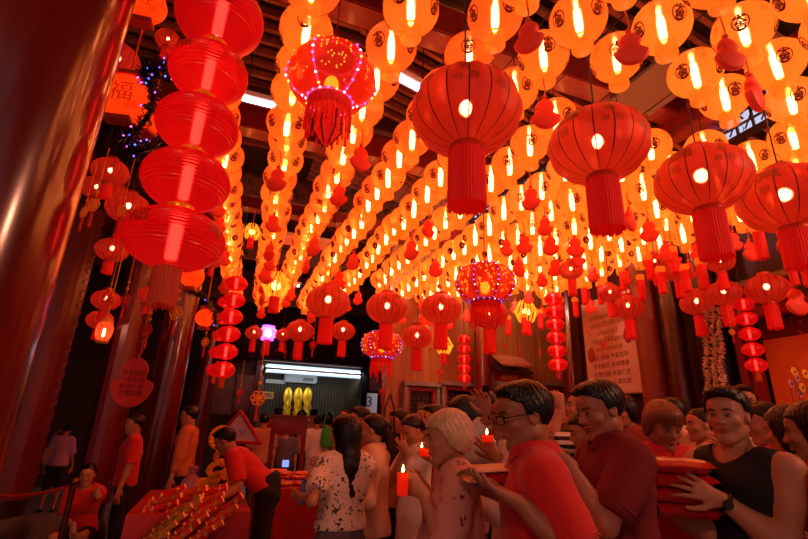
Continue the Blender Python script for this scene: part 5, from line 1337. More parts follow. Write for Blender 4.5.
# ---------------------------------------------------------------- things worn or held (children of the wearer when worn)
def tolocal(P, p):
    r = P['root']; return Matrix.Rotation(-r.rotation_euler.z, 4, 'Z') @ (Vector(p) - r.location)
def strap(P, pts, r, name, mt, flat=.4):
    MB().tube(pts, r, 6, flat=flat).build(name, mt, P['root'])
# wristwatch and pendant chain of the man in black
W_ = Vector(P4['W']['L']); E_ = Vector(P4['El']['L']); ax = (W_ - E_).normalized(); q = rot_to(ax)
b = MB(); c = W_ - ax * .012; o1 = ax.orthogonal().normalized(); o2 = ax.cross(o1)
b.tube([c + (o1 * math.cos(2 * PI * i / 20) + o2 * math.sin(2 * PI * i / 20)) * .0345 for i in range(20)], .008, 8, closed=True)
wt = b.build('watch_strap', BLACK, P4['root'])
od = (tolocal(P4, EYE) - c).normalized(); od = (od - ax * od.dot(ax)).normalized()
MB().lathe([(.001, 0), (.018, 0), (.019, .006), (.016, .010), (.001, .010)], 20, Matrix.Translation(c + od * .036) @ rot_to(od)).build('watch_case', mat('watch_black', (18, 16, 20), .1, spec=.9), wt)
nk = Vector(P4['neck0']); s4 = P4['s']; F_ = Vector(P4['fr'](.0)[0])
pts = [nk + Vector((-.066, -.02, .055)), nk + Vector((-.075, .05, .012)), nk + Vector((-.055, .098, -.06)), nk + Vector((-.02, .122, -.17)), nk + Vector((0, .130, -.215)), nk + Vector((.02, .122, -.17)), nk + Vector((.055, .098, -.06)), nk + Vector((.075, .05, .012)), nk + Vector((.066, -.02, .055))]
MB().tube(pts, .0026, 5).ball(nk + Vector((0, .134, -.225)), .008, 8, 6).build('necklace', mat('silver_chain', (200, 170, 160), .3, metal=.8), P4['root'])
# ================================================================ things held, tables, offerings, hanging decorations
PKR = mat('shiny_red_wrap', (206, 24, 22), .22, coat=.6, noise=(14, (170, 12, 16)), bump=(26, .5), spec=.7)
PKW = mat('pale_label', (232, 190, 176), .45, noise=(9, (214, 150, 136), .15))
PKB = mat('black_wrap_end', (24, 12, 14), .25, coat=.5)
def pack_mesh(L, W, H):
    b = MB(); nx, ny = 18, 12
    def S(u, v, sgn):
        e = (1 - abs(u) ** 5) * (1 - abs(v) ** 4); q = .10 * math.sin(9 * u + 4 * v) * e
        return Vector((u * L / 2 * (1 - .03 * v * v), v * W / 2 * (1 - .04 * u * u), sgn * H / 2 * (max(e, 0) ** .55) * (1 + q * .5)))
    for sgn in (1, -1):
        vs = [S(-1 + 2 * i / nx, -1 + 2 * j / ny, sgn) for i in range(nx + 1) for j in range(ny + 1)]
        fs = []; ms = []
        for i in range(nx):
            for j in range(ny):
                f = (i * (ny + 1) + j, (i + 1) * (ny + 1) + j, (i + 1) * (ny + 1) + j + 1, i * (ny + 1) + j + 1)
                fs.append(f if sgn > 0 else f[::-1])
                u = (i + .5) / nx; v = (j + .5) / ny
                ms.append(1 if sgn > 0 and .10 < u < .74 and .14 < v < .86 else (2 if u > .86 or (sgn < 0 and u < .12) else 0))
        b.add(vs, fs, ms)
    return b
def pack(label, loc, rz, L=.30, W=.21, H=.055, tilt=(0, 0), group=None):
    t = thing('wrapped_pack', label, 'pack', loc, rz, group); t.rotation_euler = (tilt[0], tilt[1], rz)
    o = pack_mesh(L, W, H).build('wrapping', [PKR, PKW, PKB], t); return t
c = at_d(502, 476, 1.80)
t = pack('red wrapped pack with pale paper label held by the man in bright red', c, facing(90) + R(90) + R(8), .32, .24, .06, (R(-3), R(4)))
MB().box((-.01, 0, .031), (.26, .20, .003), bev=.001).build('paper_label', PKW, t)
c = at_d(676, 484, 2.06)
for k in range(4):
    lb = ['lowest', 'second lowest', 'second highest', 'topmost'][k]
    pack(f'{lb} of four red wrapped packs carried by the man in black', c + Vector((.004 * (-1) ** k, 0, -.098 + k * .058)), facing(70) + R(90) + R([3, -3, 2, -2][k]), .31, .23, .062, group='red packs carried by the man in black')
# candle glasses
GLS = mat_shade('red_candle_glass', (255, 40, 8), .22, (255, 120, 40), (190, 40, 24), .2, .3, tw=.3, see=.35)
FLM = mat_emit('flame', (255, 200, 110), 30)
def candle(px, py, d, label, r=.028, h=.075, n=1, z=None, cup=None, flame=1.0):
    c = at_d(px, py, d); t = thing('candle_glass', label, 'candle', c)
    MB().lathe([(r * .8, -h), (r * .9, -h * .95), (r, 0), (r * .93, -.001), (r * .8, -h * .9)], 20, cap=True).build('glass', cup or GLS, t)
    MB().lathe([(.001, -h * .88), (r * .8, -h * .88), (r * .88, -h * .25), (.001, -h * .22)], 16).build('wax', mat('wax_red', (210, 60, 36), .5, emit=(255, 60, 10), estr=.15), t)
    for k in range(n):
        x = (k - (n - 1) / 2) * r * .9
        MB().cyl((x, 0, -h * .25), (x, 0, .004), .002, n=6).build('wick', BLACK, t)
        MB().lathe([(.001, 0), (.005, .005), (.0055, .011), (.003, .021), (.0006, .029)], 10, Matrix.Translation((x, 0, .002))).build('flame', FLM, t)
    return t
candle(403, 473, 1.93, 'lit red candle glass held by the silver-haired woman', h=.085, r=.024)
candle(424, 448, 3.04, 'red candle cup with two flames raised beside the silver-haired woman', n=2, r=.034, h=.05)
candle(487, 435, 2.48, 'lit pale candle cup held by the grey-haired man in white', r=.032, h=.035)
# phones
def phone(px, py, d, label, rz, tilt=0, scr=None):
    c = at_d(px, py, d); t = thing('phone', label, 'phone', c); t.rotation_euler = (tilt, 0, rz)
    MB().box((0, 0, 0), (.074, .009, .15), bev=.004).build('case', BLACK, t)
    MB().box((0, -.0055, 0), (.066, .001, .138)).build('screen', mat('phone_screen', (30, 30, 40), .1, emit=(120, 130, 170), estr=scr or .05), t, smooth=False)
phone(486, 398, 2.80, 'black phone held up above the grey-haired man', facing(110))
phone(303, 492, 2.95, 'black phone held low by the woman in the flecked blouse', facing(-60))
phone(434, 412, 4.6, 'small phone raised among the crowd before the doors', facing(0)) if False else None
# bags
def bag(px, py, d, label, w, h, mt, rz=0, flap=True, name='shoulder_bag', cat='bag'):
    c = at_d(px, py, d); t = thing(name, label, cat, c, rz)
    b = MB(); b.box((0, 0, 0), (w, .12, h), bev=.03); b.build('pouch', mt, t)
    MB().box((0, -.062, h * .16), (w * .9, .012, h * .6), bev=.005).build('flap', mt, t)
    MB().tube([(-w * .4, 0, h * .45), (-w * .3, 0, h * 1.1), (0, 0, h * 1.45), (w * .3, 0, h * 1.1), (w * .4, 0, h * .45)], .010, 6).build('strap', mt, t)
    return t
bag(388, 452, 4.35, 'black backpack hanging beside the hooded young woman', .26, .36, mat('bag_black', (20, 16, 18), .6), facing(60), name='backpack')
bag(328, 437, 9.4, 'bright green bag carried in front of the far booth', .26, .38, mat('bag_green', (70, 190, 60), .5), facing(0))
bag(54, 456, 8.2, 'tan carrier bag held by the distant person in lilac', .3, .3, mat('bag_tan', (200, 130, 110), .6), facing(20))
# straps and belt details are part of their wearers
def diag(P, mt, side=1, r=.014):
    s_ = P['s']; T = P['T']; fr_ = P['fr']; rt = P['rt']; S_ = P['S']['R' if side > 0 else 'L']; hp = P['hip']
    f0, u0 = fr_(T['chest'][1]); C_ = T['chest'][0]; W0 = T['waist'][0]
    pts = [S_ + V3(-side * .05, 0, .075) * s_, C_ + (rt * side * .06 + f0 * .135 + u0 * .05) * s_, W0 + (f0 * .125 - rt * side * .05) * s_, hp + V3(-side * .175, .02, .03) * s_,
           W0 - (f0 * .125 + rt * side * .05) * s_, C_ - (f0 * .135 - rt * side * .06) * s_, S_ + V3(-side * .05, 0, .075) * s_]
    MB().tube([Vector(p) for p in pts], r * s_, 6, flat=.5).build('bag_strap', mt, P['root'])
# ---- red-clothed offering tables --------------------------------------------------------
TC = mat('red_table_cloth', (196, 20, 18), .5, coat=.08, noise=(2.5, (170, 12, 14)), bump=(5, .25))
def cloth_table(cx, cy, w, dpt, h, label, rz=0):
    t = thing('offering_table', label + ', bare frame under the cloth', 'table', (cx, cy, 0), rz)
    MB().box((0, 0, h - .02), (w, dpt, .03), bev=.005).build('tabletop', WOODB, t)
    for sx in (-1, 1):
        for sy in (-1, 1): MB().box((sx * (w / 2 - .05), sy * (dpt / 2 - .05), (h - .035) / 2), (.05, .05, h - .035), bev=.005).build('leg', WOODB, t)
    N = 96; out = []
    for i in range(N):
        q = i / N * 4; e = int(q); f = q - e
        x, y = [(-1 + 2 * f, -1), (1, -1 + 2 * f), (1 - 2 * f, 1), (-1, 1 - 2 * f)][e]; out.append((x, y))
    vs = []; fs = []
    for j, (z, k) in enumerate(((h, .96), (h + .001, 1.0), (h - .012, 1.012), (h * .7, 1.02), (h * .35, 1.035), (.04, 1.05))):
        for i, (x, y) in enumerate(out):
            fl = .012 * (h - z) * 2 * math.sin(i * 1.9) if j > 2 else 0
            vs.append((x * (w / 2) * k + (fl if abs(y) < .99 else 0) * x + .012 * x, y * (dpt / 2) * k + (fl if abs(x) < .99 else 0) * y + .012 * y, z))
    for j in range(5):
        for i in range(N): fs.append((j * N + i, (j + 1) * N + i, (j + 1) * N + (i + 1) % N, j * N + (i + 1) % N)[::-1])
    fs.append(tuple(range(N)))
    b = MB(); b.add(vs, fs); o = b.build('table_cloth', TC); o.location = (cx, cy, 0); o.rotation_euler.z = rz
    tag(o, 'glossy red cloth draped over the ' + label, 'tablecloth'); return t
a = at_z(249, 511, .80)
cloth_table(a.x - .46, a.y + .75, .92, 1.5, .80, 'offering table where the man in red bends')
TX, TY = a.x, a.y
a2 = at_z(170, 545, .62)
cloth_table(a2.x + .10, a2.y + .19, .62, .38, .60, 'lower table of candle bundles at the front left')
a3 = at_z(318, 488, .80)
cloth_table(a3.x - .34, a3.y + .45, .66, .9, .80, 'small table right of the bending man')
# bundles of candles in foil
FO = [mat('foil_red', (240, 40, 20), .18, metal=.5, coat=.5, bump=(60, .6)), mat('foil_orange', (255, 90, 30), .2, metal=.5, coat=.5, bump=(60, .6)), mat('foil_gold', (240, 170, 80), .2, metal=.7, bump=(60, .6))]
WX = mat('candle_tip', (250, 170, 110), .4, emit=(255, 110, 40), estr=.25)
def bundle(v):
    t = thing('candle_bundle', 'x', 'candle bundle'); b = MB(); tp = MB()
    for i in range(7):
        a_ = 2 * PI * i / 6; x, z = (0, 0) if i == 6 else (.017 * math.cos(a_), .017 * math.sin(a_))
        b.tube([(x, -.12, z), (x, 0, z * 1.04), (x, .12, z)], .0088, 8); tp.tube([(x, .12, z), (x, .132, z)], [.008, .003], 6).tube([(x, -.132, z), (x, -.12, z)], [.003, .008], 6)
    b.build('candles', FO[v], t); tp.build('candle_tips', WX, t)
    w_ = MB(); 
    for y in (-.07, .06): w_.lathe([(.0275, -.012), (.029, 0), (.0275, .012)], 16, Matrix.Translation((0, y, 0)) @ Matrix.Rotation(R(90), 4, 'X'), cap=False)
    w_.build('wrap_band', FO[2], t); return t
BN = [bundle(v) for v in range(3)]; ub = set(); rb = random.Random(11)
def put_bundle(v, loc, rot, label, grp):
    o = BN[v] if v not in ub else copy_tree(BN[v]); ub.add(v); o.location = loc; o.rotation_euler = rot; tag(o, label, 'candle bundle', grp)
k = 0
for row in range(3):
    for col in range(9):
        z = .80 + .034 + row * .05
        x = TX - .36 - (col % 3) * .17 + row * .02; y = TY + .08 + .10 * (col // 3) + .03 * row
        if col > 8 - 2 * row: continue
        put_bundle([0, 1, 0, 1, 0, 0, 1][(col + row) % 7], (x, y, z), (R(16 + rb.uniform(-6, 6)), 0, facing(-68 + rb.uniform(-9, 9))), 'shiny red and orange foil-wrapped candle bundle in the heap on the offering table', 'red candle bundles on the offering table')
for row in range(5):
    for col in range(9):
        if col + row > 9: continue
        x = a2.x - .14 + (col % 3) * .17 + row * .05; y = a2.y + .07 + .10 * (col // 3) + .03 * row; z = .60 + .034 + row * .052
        v = 2 if col % 3 == 0 else (1 if (col + row) % 2 else 0)
        put_bundle(v, (x, y + rb.uniform(-.03, .03), z), (R(34 + rb.uniform(-8, 8)), 0, facing(-62 + rb.uniform(-12, 12))),
                   'gold foil-wrapped candle bundle at the left of the lower table heap' if v == 2 else 'shiny red foil-wrapped candle bundle in the heap on the lower table', 'gold candle bundles on the lower table' if v == 2 else 'red candle bundles on the lower table')
# marigold garlands
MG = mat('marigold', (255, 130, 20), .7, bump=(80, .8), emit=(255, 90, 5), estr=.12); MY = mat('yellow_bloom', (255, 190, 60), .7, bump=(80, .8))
def garland(c, r, n, label, rot, rb_=.028, mt=None, sq=1.0):
    t = thing('flower_garland', label, 'garland', c); t.rotation_euler = rot
    b = MB()
    for i in range(n):
        a_ = 2 * PI * i / n; b.lathe([(.001, -rb_ * .8), (rb_ * .8, -rb_ * .5), (rb_, 0), (rb_ * .8, rb_ * .5), (.001, rb_ * .8)], 10, Matrix.Translation((r * math.cos(a_), 0, r * sq * math.sin(a_))) @ Matrix.Rotation(a_ * 3, 4, 'X'), wob=lambda q, z: 1 + .13 * math.sin(5 * q))
    b.build('blossoms', mt or MG, t); return t
gp = at_z(229, 470, 1.0); gy = TY + 1.05
def onY(px, py, Y): return at_y(px, py, Y)
garland(onY(221, 438, gy), .105, 18, 'upright ring of orange marigolds above the flower heap', (0, 0, facing(0)), .03)
for k, (px, py, r_, lb) in enumerate(((225, 457, .09, 'orange flower garland just under the upright marigold ring'), (219, 468, .10, 'orange flower garland in the middle of the flower heap'), (230, 472, .08, 'orange flower garland nearest the bending man'),
        (211, 480, .08, 'orange flower garland at the left foot of the heap'), (222, 483, .10, 'orange flower garland at the bottom of the heap'), (202, 487, .06, 'small orange garland on the tray left of the heap'), (209, 489, .06, 'small orange garland at the front of the tray'))):
    garland(onY(px, py, gy - .05 - .04 * k), r_, 15, lb, (R(35 + 11 * k % 40), R(13 * k), R(40 * k)), .032, MG if k % 3 else MY)
g_ = thing('flower_stand', 'stepped dark stand that carries the marigold garlands', 'stand', (onY(223, 470, gy + .12).x, gy + .16, .80))
MB().box((0, 0, .05), (.36, .26, .1), bev=.01).build('lower_step', WOODD, g_); MB().box((0, .05, .16), (.26, .16, .12), bev=.01).build('upper_step', WOODD, g_); MB().cyl((0, .04, .22), (0, .04, .5), .012).build('post', WOODD, g_)
# pink plastic bag, tray
c = onY(194, 468, TY + .9); t = thing('plastic_bag', 'pinkish clear plastic bag knotted on the offering table', 'bag', (c.x, c.y, .80))
MB().lathe([(.05, 0), (.10, .03), (.11, .10), (.08, .17), (.03, .21), (.035, .24), (.05, .28), (.02, .29)], 22, wob=lambda a_, z: 1 + .07 * math.sin(7 * a_ + 20 * z)).build('film', mat('pink_film', (226, 160, 180), .15, alpha=.75, coat=.6), t)
MB().ball((-.03, 0, .07), .045, 12, 8).ball((.035, .02, .07), .04, 12, 8).build('contents', mat('orange_fruit', (240, 120, 50), .5), t)
for k, (dx, lb) in enumerate(((.0, 'dark wooden offering tray before the plastic bag'), (.34, 'dark wooden offering tray beside the marigold heap'))):
    t = thing('offering_tray', lb, 'tray', (c.x + dx - .02, TY + .62 + .1 * k, .80), .2)
    MB().box((0, 0, .012), (.26, .18, .02), bev=.004).build('base', WOODD, t)
    f = MB()
    for s_ in (-1, 1): f.box((s_ * .13, 0, .03), (.012, .18, .05)).box((0, s_ * .09, .03), (.26, .012, .05))
    f.build('rim', WOODR, t)
# triangular red and white placard
c = at_d(240, 421, 5.9); t = thing('triangular_placard', 'red-edged white triangular placard behind the bending man', 'placard', c, facing(-8))
MB().prism([(-.26, -.24), (.30, -.24), (.0, .10)], .03).build('board', mat('placard_white', (232, 200, 214), .6), t, smooth=False)
b = MB()
for p_, q_ in (((-.28, -.25), (0, .12)), ((0, .12), (.32, -.25)), ((-.28, -.25), (.32, -.25))): b.tube([(p_[0], -.02, p_[1]), (q_[0], -.02, q_[1])], .022, 6)
b.build('edging', mat('placard_red', (196, 24, 50), .5), t); MB().cyl((0, .04, -1.35 - .1), (0, .04, -.1), .018).build('pole', BLACK, t); MB().lathe([(.14, 0), (.14, .02), (.02, .03)], 20, Matrix.Translation((0, .04, -c.z + .0))).cyl((0, .04, -c.z + .02), (0, .04, -1.4), .018).build('foot', BLACK, t)
MB().text('3 วัด', .10, lambda x, z: (x + .02, -.02, z - .14)).build('lettering', mat('ink_blue', (60, 70, 130), .5), t, smooth=False)
# red wooden arch stand
a = at_d(290, 420, 6.9); sw = .51; zt = at_d(290, 417, 6.9).z
t = thing('wooden_stand', 'red-brown wooden box stand with an open window, behind the small table', 'stand', (a.x, a.y, 0), facing(4))
RW = mat_wood('stand_wood', (122, 40, 26), (146, 54, 34), 2, .4)
b = MB()
for s_ in (-1, 1): b.box((s_ * (sw / 2 - .03), 0, zt / 2), (.06, .08, zt), bev=.008)
b.build('posts', RW, t); MB().box((0, 0, zt - .12), (sw - .02, .10, .24), bev=.012).build('header_board', RW, t); MB().box((0, -.055, zt - .12), (sw - .12, .015, .14), bev=.004).build('header_panel', DR, t)
MB().box((0, 0, zt + .01), (sw + .06, .14, .03), bev=.008).build('cornice', RW, t); MB().box((0, 0, .42), (sw, .2, .84), bev=.01).build('base_cabinet', RW, t)
c = at_d(290, 443, 6.9); tag(MB().box((0, 0, 0), (.09, .02, .09), bev=.005).build('tablet_screen', mat('blue_glow', (150, 180, 240), .3, emit=(120, 160, 255), estr=1.2), loc=(a.x, a.y - .02, .84 + .16)), 'small glowing blue screen inside the wooden stand', 'screen')
# packs on the small table
OR_ = [mat('orange_wrap', (255, 110, 30), .25, coat=.5, bump=(40, .5)), mat('gold_wrap', (255, 160, 60), .25, coat=.5, bump=(40, .5))]
for k in range(9):
    x = a3.x - .56 + (k % 3) * .2; y = a3.y + .22 + .22 * ((k // 3) % 2); z = .80 + .03 + .055 * (k // 3)
    b = pack_mesh(.19, .14, .055); o = b.build('offering_packet', [OR_[k % 2], OR_[(k + 1) % 2], PKR]); o.location = (x, y + .01 * k, z); o.rotation_euler.z = .3 * (k % 4)
    tag(o, 'orange or gold shiny offering packet heaped on the small red table', 'packet', 'offering packets on the small table')
c = at_d(291, 458, 5.5); t = thing('candle_box', 'glowing orange paper box open on the small red table', 'box', (a3.x - .42, a3.y + .62, .80), .4)
MB().lathe([(.09, 0), (.13, .16), (.125, .16), (.085, .01)], 4).build('carton', mat('orange_carton', (255, 96, 20), .4, emit=(255, 80, 5), estr=.3), t, smooth=False); MB().box((0, 0, .05), (.10, .10, .08)).build('paper_sheets', MY, t)
# rope barrier
pp = at_d(70, 500, 4.3); t = thing('barrier_post', 'dark bronze barrier post in front of the seated woman', 'post', (pp.x, pp.y, 0))
MB().lathe([(.15, 0), (.15, .02), (.03, .04)], 28).build('base', mat('bronze', (110, 60, 44), .25, metal=.8), t); MB().cyl((0, 0, .03), (0, 0, .93), .026).build('pole', MATS['bronze'], t); MB().lathe([(.034, .93), (.04, .95), (.034, .97), (.02, .985), (.001, .99)], 20).build('cap', MATS['bronze'], t)
q = at_d(-60, 497, 4.2)
tag(MB().tube([Vector((pp.x, pp.y, .90)) * (1 - u) + Vector((q.x, q.y, .90)) * u - Vector((0, 0, .10 * math.sin(PI * u))) + Vector((0, 0, .02)) for u in [i / 14 for i in range(15)]], .014, 8).build('barrier_rope', mat('rope_red', (170, 24, 24), .7)), 'red barrier rope stretching left from the bronze post', 'rope')
t = thing('low_stool', 'dark low stool under the seated woman', 'stool', (sp_.x, sp_.y, 0)); MB().box((0, 0, .37), (.36, .34, .04), bev=.01).build('seat', WOODB, t)
for sx in (-1, 1):
    for sy in (-1, 1): MB().box((sx * .15, sy * .14, .175), (.04, .04, .35)).build('leg', WOODB, t)
# ---------------------------------------------------------------- hanging decorations
def cordup(b, x=0, y=0, z=0, top=2.0, r=.004, mi=0): b.tube([(x, y, z), (x, y, top)], r, 5, mi)
c = at_d(133, 382, 3.3); t = thing('gourd_plaque', 'large flat red gourd-shaped wishing plaque hanging between the left columns', 'plaque', c, facing(8))
out = []
for i in range(40):
    a_ = 2 * PI * i / 40; x, z = math.sin(a_), math.cos(a_); out.append((x * (.142 if z < .1 else .105) * (1 - .26 * math.exp(-((z - .22) / .2) ** 2)), z * .17))
MB().prism(out, .012).build('board', mat('plaque_red', (232, 44, 26), .5), t); b = MB()
for k, s_ in enumerate(('平安健康', '一帆风顺', '财源广进', '万事如意')): b.text(s_, .040, lambda x, z, k=k: (x, -.008, z + .06 - k * .046))
b.build('lettering', mat('plaque_ink', (150, 16, 12), .6), t, smooth=False)
b = MB(); b.tube([(0, 0, .165), (.01, 0, .22), (0, 0, .30)], .012, 8).ball((0, 0, .33), .03, 12, 8).tube([(0, 0, .35), (.0, 0, 1.2)], .008, 6); b.build('hanging_cord', REDP, t)
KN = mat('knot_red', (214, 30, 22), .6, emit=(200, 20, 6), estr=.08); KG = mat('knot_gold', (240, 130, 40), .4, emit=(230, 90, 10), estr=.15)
def knot(px, py, d, s_, label, gold=False):
    c = at_d(px, py, d); t = thing('knot_ornament', label, 'ornament', c, facing(random.uniform(-30, 30)))
    b = MB()
    for k in range(6):
        a_ = PI / 3 * k; b.tube([(s_ * .55 * math.cos(a_) + s_ * .42 * math.cos(q), 0, s_ * .55 * math.sin(a_) + s_ * .42 * math.sin(q)) for q in [2 * PI * i / 14 for i in range(14)]], s_ * .09, 6, closed=True)
    b.ball((0, 0, 0), s_ * .35, 10, 8, (1, .5, 1)); b.build('knot', KG if gold else KN, t)
    b = MB(); b.ball((0, 0, -s_ * 1.25), s_ * .22, 10, 8); fringe(b, s_ * .16, -s_ * 1.35, -s_ * 2.9, 10, 1.3); b.build('tassel', KN, t)
    b = MB(); b.tube([(0, 0, s_), (0, 0, s_ * 4), (0, 0, s_ * 9)], s_ * .05, 5).ball((0, 0, s_ * 2), s_ * .25, 8, 6).ball((0, 0, s_ * 3.2), s_ * .2, 8, 6); b.build('beaded_cord', KG, t)
for a_ in ((176, 313, 3.6, .055, 'gold-rimmed red knot ornament hanging against the big leaning column', True), (148, 330, 3.4, .04, 'red knot ornament with beads under the gold-red fringe', False), (205, 342, 5.0, .05, 'knot ornament hanging right of the big leaning column', True),
           (125, 300, 4.0, .05, 'red knot ornament between the second and third left columns', False), (258, 398, 8.5, .13, 'long string of paper blossoms hanging left of the booth', True), (378, 365, 7.5, .09, 'gold and red knot ornament under the crystal-cut lantern', True),
           (382, 392, 7.6, .06, 'small red knot ornament right of the numbered sign', False), (440, 372, 7.4, .06, 'red knot ornament over the first door', False), (313, 345, 9.0, .07, 'thin knot ornament in the middle of the booth front', False), (108, 300, 4.4, .05, 'red knot ornament above the glass candle lantern', False),
           (122, 210, 3.2, .045, 'gold knot ornament left of the fourth satin lantern', True), (84, 212, 3.0, .04, 'gold knot ornament beside the front column edge', True), (94, 205, 3.2, .05, 'red and gold knot ornament between column and satin lanterns', True), (240, 392, 6.0, .045, 'red tassel ornament under the small chain of round lanterns', False),
           (732, 332, 5.2, .035, 'small pale knot pendant in the dark opening at right', True), (603, 345, 5.8, .045, 'small red tassel ornament over the left edge of the banner', False)):
    knot(*a_)
knotp = [(k, px, py) for k, (px, py) in enumerate(((262, 350), (285, 352), (363, 350), (402, 352), (430, 350), (520, 352), (540, 352), (590, 330), (640, 320), (505, 345)))]
for k, px, py in knotp:
    knot(px, py, 7.1 + .1 * (k % 4), .03, f'tiny red tassel charm below the lanterns, {ORD[k]} from the left of the row of ten', False)
# drum lanterns, tinsel and fairy lights at upper left
def drum(px, py, d, r, label, rz=0, txt='福'):
    c = at_d(px, py, d); t = thing('drum_lantern', label, 'lantern', c, facing(rz))
    MR = Matrix.Rotation(R(90), 4, 'X')
    b = MB(); b.lathe([(.001, -.05), (r * .5, -.05), (r * .95, -.045), (r, -.03), (r, .03), (r * .95, .045), (.001, .05)], 32, MR)
    b.text(txt, r * 1.0, lambda x, z: (x, -.053, z), 1); b.text('囍', r * .4, lambda x, z: (x + r * .5, -.053, z - r * .55), 1)
    b.build('drum', [mat_shade('drum_orange', (255, 60, 8), .8, (255, 120, 30), (230, 70, 20), .1, .3, tw=.2, see=.1), mat('drum_print', (225, 60, 8), .6, emit=(220, 40, 4), estr=.4)], t)
    b = MB(); b.box((0, 0, r + .02), (r * 1.1, .09, .035), bev=.006).box((0, 0, -r - .02), (r * 1.1, .09, .035), bev=.006).tube([(0, 0, r + .04), (0, 0, r + .5)], .006, 5); b.build('frame', mat('drum_frame', (240, 90, 20), .5), t)
drum(124, 97, 3.0, .15, 'round orange drum lantern ringed by black tinsel beside the front column', 10)
drum(150, 118, 3.25, .11, 'smaller orange drum lantern behind the black tinsel', -20, '春')
drum(146, 5, 3.0, .12, 'orange drum lantern cut by the top edge beside the front column', 15, '寿')
drum(192, 276, 4.2, .10, 'small orange disc lantern under the lowest satin lantern', 0, '吉'); drum(205, 318, 4.8, .085, 'small orange disc lantern right of the big leaning column', -10, '福')
TN = mat('black_tinsel', (8, 10, 8), .35)
def tinsel(pts, label, n=900, r=.055, leds=26, seed=1):
    rr = random.Random(seed); t = thing('tinsel_garland', label, 'garland', pts[0]); o = Vector(pts[0]); b = MB(); P = [Vector(p) - o for p in pts]
    b.tube(P, .012, 6)
    for i in range(n):
        u = rr.random() * (len(P) - 1); k = int(u); p = P[k].lerp(P[k + 1], u - k); dd = Vector((rr.gauss(0, 1), rr.gauss(0, 1), rr.gauss(0, 1))).normalized() * r * rr.uniform(.6, 1.3); e = dd.orthogonal().normalized() * .006
        b.add([p - e, p + e, p + dd + e * .4, p + dd - e * .4], [(0, 1, 2, 3)])
    b.build('needles', TN, t, smooth=False); pr = None
    for i in range(leds):
        u = rr.random() * (len(P) - 1); k = int(u); p = P[k].lerp(P[k + 1], u - k) + Vector((rr.gauss(0, 1), -abs(rr.gauss(0, 1)), rr.gauss(0, 1))) * .03
        ci = (4, 3, 4, 1)[i % 4]; q_ = MB().ball((0, 0, 0), .006, 6, 5).build('fairy_light', LEDM[ci], t, loc=p)
tinsel([at_d(x, y, d) for x, y, d in ((172, 62, 3.0), (158, 72, 2.95), (142, 72, 2.95), (154, 90, 2.9), (150, 112, 2.9), (138, 130, 2.9), (122, 140, 2.9), (132, 150, 2.95), (150, 152, 2.95), (172, 130, 3.1), (180, 96, 3.1))], 'black tinsel garland with blue and violet fairy lights round the orange drum lanterns', 1300, .06, 30)
tinsel([at_d(x, y, d) for x, y, d in ((186, 290, 4.3), (204, 296, 4.4), (214, 310, 4.6), (216, 330, 4.8))], 'short black tinsel garland below the lowest satin lantern', 400, .05, 4, 3)
# dim red lanterns crowding behind the satin chain
for k, (px, py, w_, d_) in enumerate(((118, 60, 40, 4.2), (110, 172, 34, 4.6), (96, 188, 28, 5.0), (128, 208, 40, 5.0), (112, 250, 30, 5.6), (106, 300, 26, 6.0), (100, 320, 24, 6.2), (150, 295, 22, 5.4), (118, 196, 26, 5.2), (168, 40, 24, 4.6), (212, 262, 16, 6.0))):
    big_red(px, py, w_, f'dim red lantern among the crowded decorations behind the satin chain, {ORD[k]} of eleven', d=d_, detail=False, fr=.5)
c = at_d(104, 332, 4.6); t = thing('glass_candle_lantern', 'glass candle lantern glowing white between the left columns', 'lantern', c)
MB().lathe([(.05, -.09), (.075, -.03), (.08, .04), (.06, .09)], 6, cap=False).build('glass', mat_shade('glass_red', (255, 60, 20), .35, (255, 150, 90), (230, 60, 40), .2, .3, tw=.3, see=.3), t, smooth=False)
MB().lathe([(.001, -.11), (.05, -.11), (.06, -.09), (.001, -.085)], 6).lathe([(.07, .09), (.03, .14), (.005, .16), (.005, 1.4)], 6, cap=False).build('frame', GOLDP, t); MB().lathe([(.001, -.05), (.012, -.04), (.012, .02), (.001, .04)], 10).build('lamp', mat_emit('lamp_hot', (255, 230, 180), 18), t)
# tassel pendants with amber caps under the right-hand rows
for k, (px, py, d_, w_) in enumerate(((757, 229, 4.4, 17), (700, 262, 5.0, 15), (660, 270, 5.6, 13), (684, 268, 5.4, 13), (640, 278, 6.2, 12), (622, 270, 6.4, 11), (600, 284, 6.8, 11), (584, 286, 7.0, 10), (648, 258, 5.8, 12), (672, 250, 5.2, 13), (560, 300, 7.4, 10), (790, 262, 4.8, 13), (540, 312, 7.4, 9), (524, 316, 7.5, 9), (508, 318, 7.6, 9), (575, 300, 7.6, 9))):
    c = at_d(px, py, d_); s_ = .85 * w_ * d_ / F; t = thing('tassel_pendant', f'amber-capped red tassel pendant, {ORD[k] if k < 20 else "last"} of those below the right-hand lantern rows', 'pendant', c, random.uniform(0, 1.5), 'amber-capped tassel pendants')
    MB().box((0, 0, 0), (s_ * .7, s_ * .7, s_ * .6), bev=s_ * .08).build('cap', mat('amber_cap', (250, 150, 40), .4, emit=(255, 120, 10), estr=.25), t)
    b = MB(); fringe(b, s_ * .36, -s_ * .28, -s_ * 2.1, 16); b.build('fringe', FRG, t); b = MB(); b.tube([(0, 0, s_ * .3), (0, 0, 4.0 - c.z)], .004, 5); b.build('hanging_cord', CORD, t)
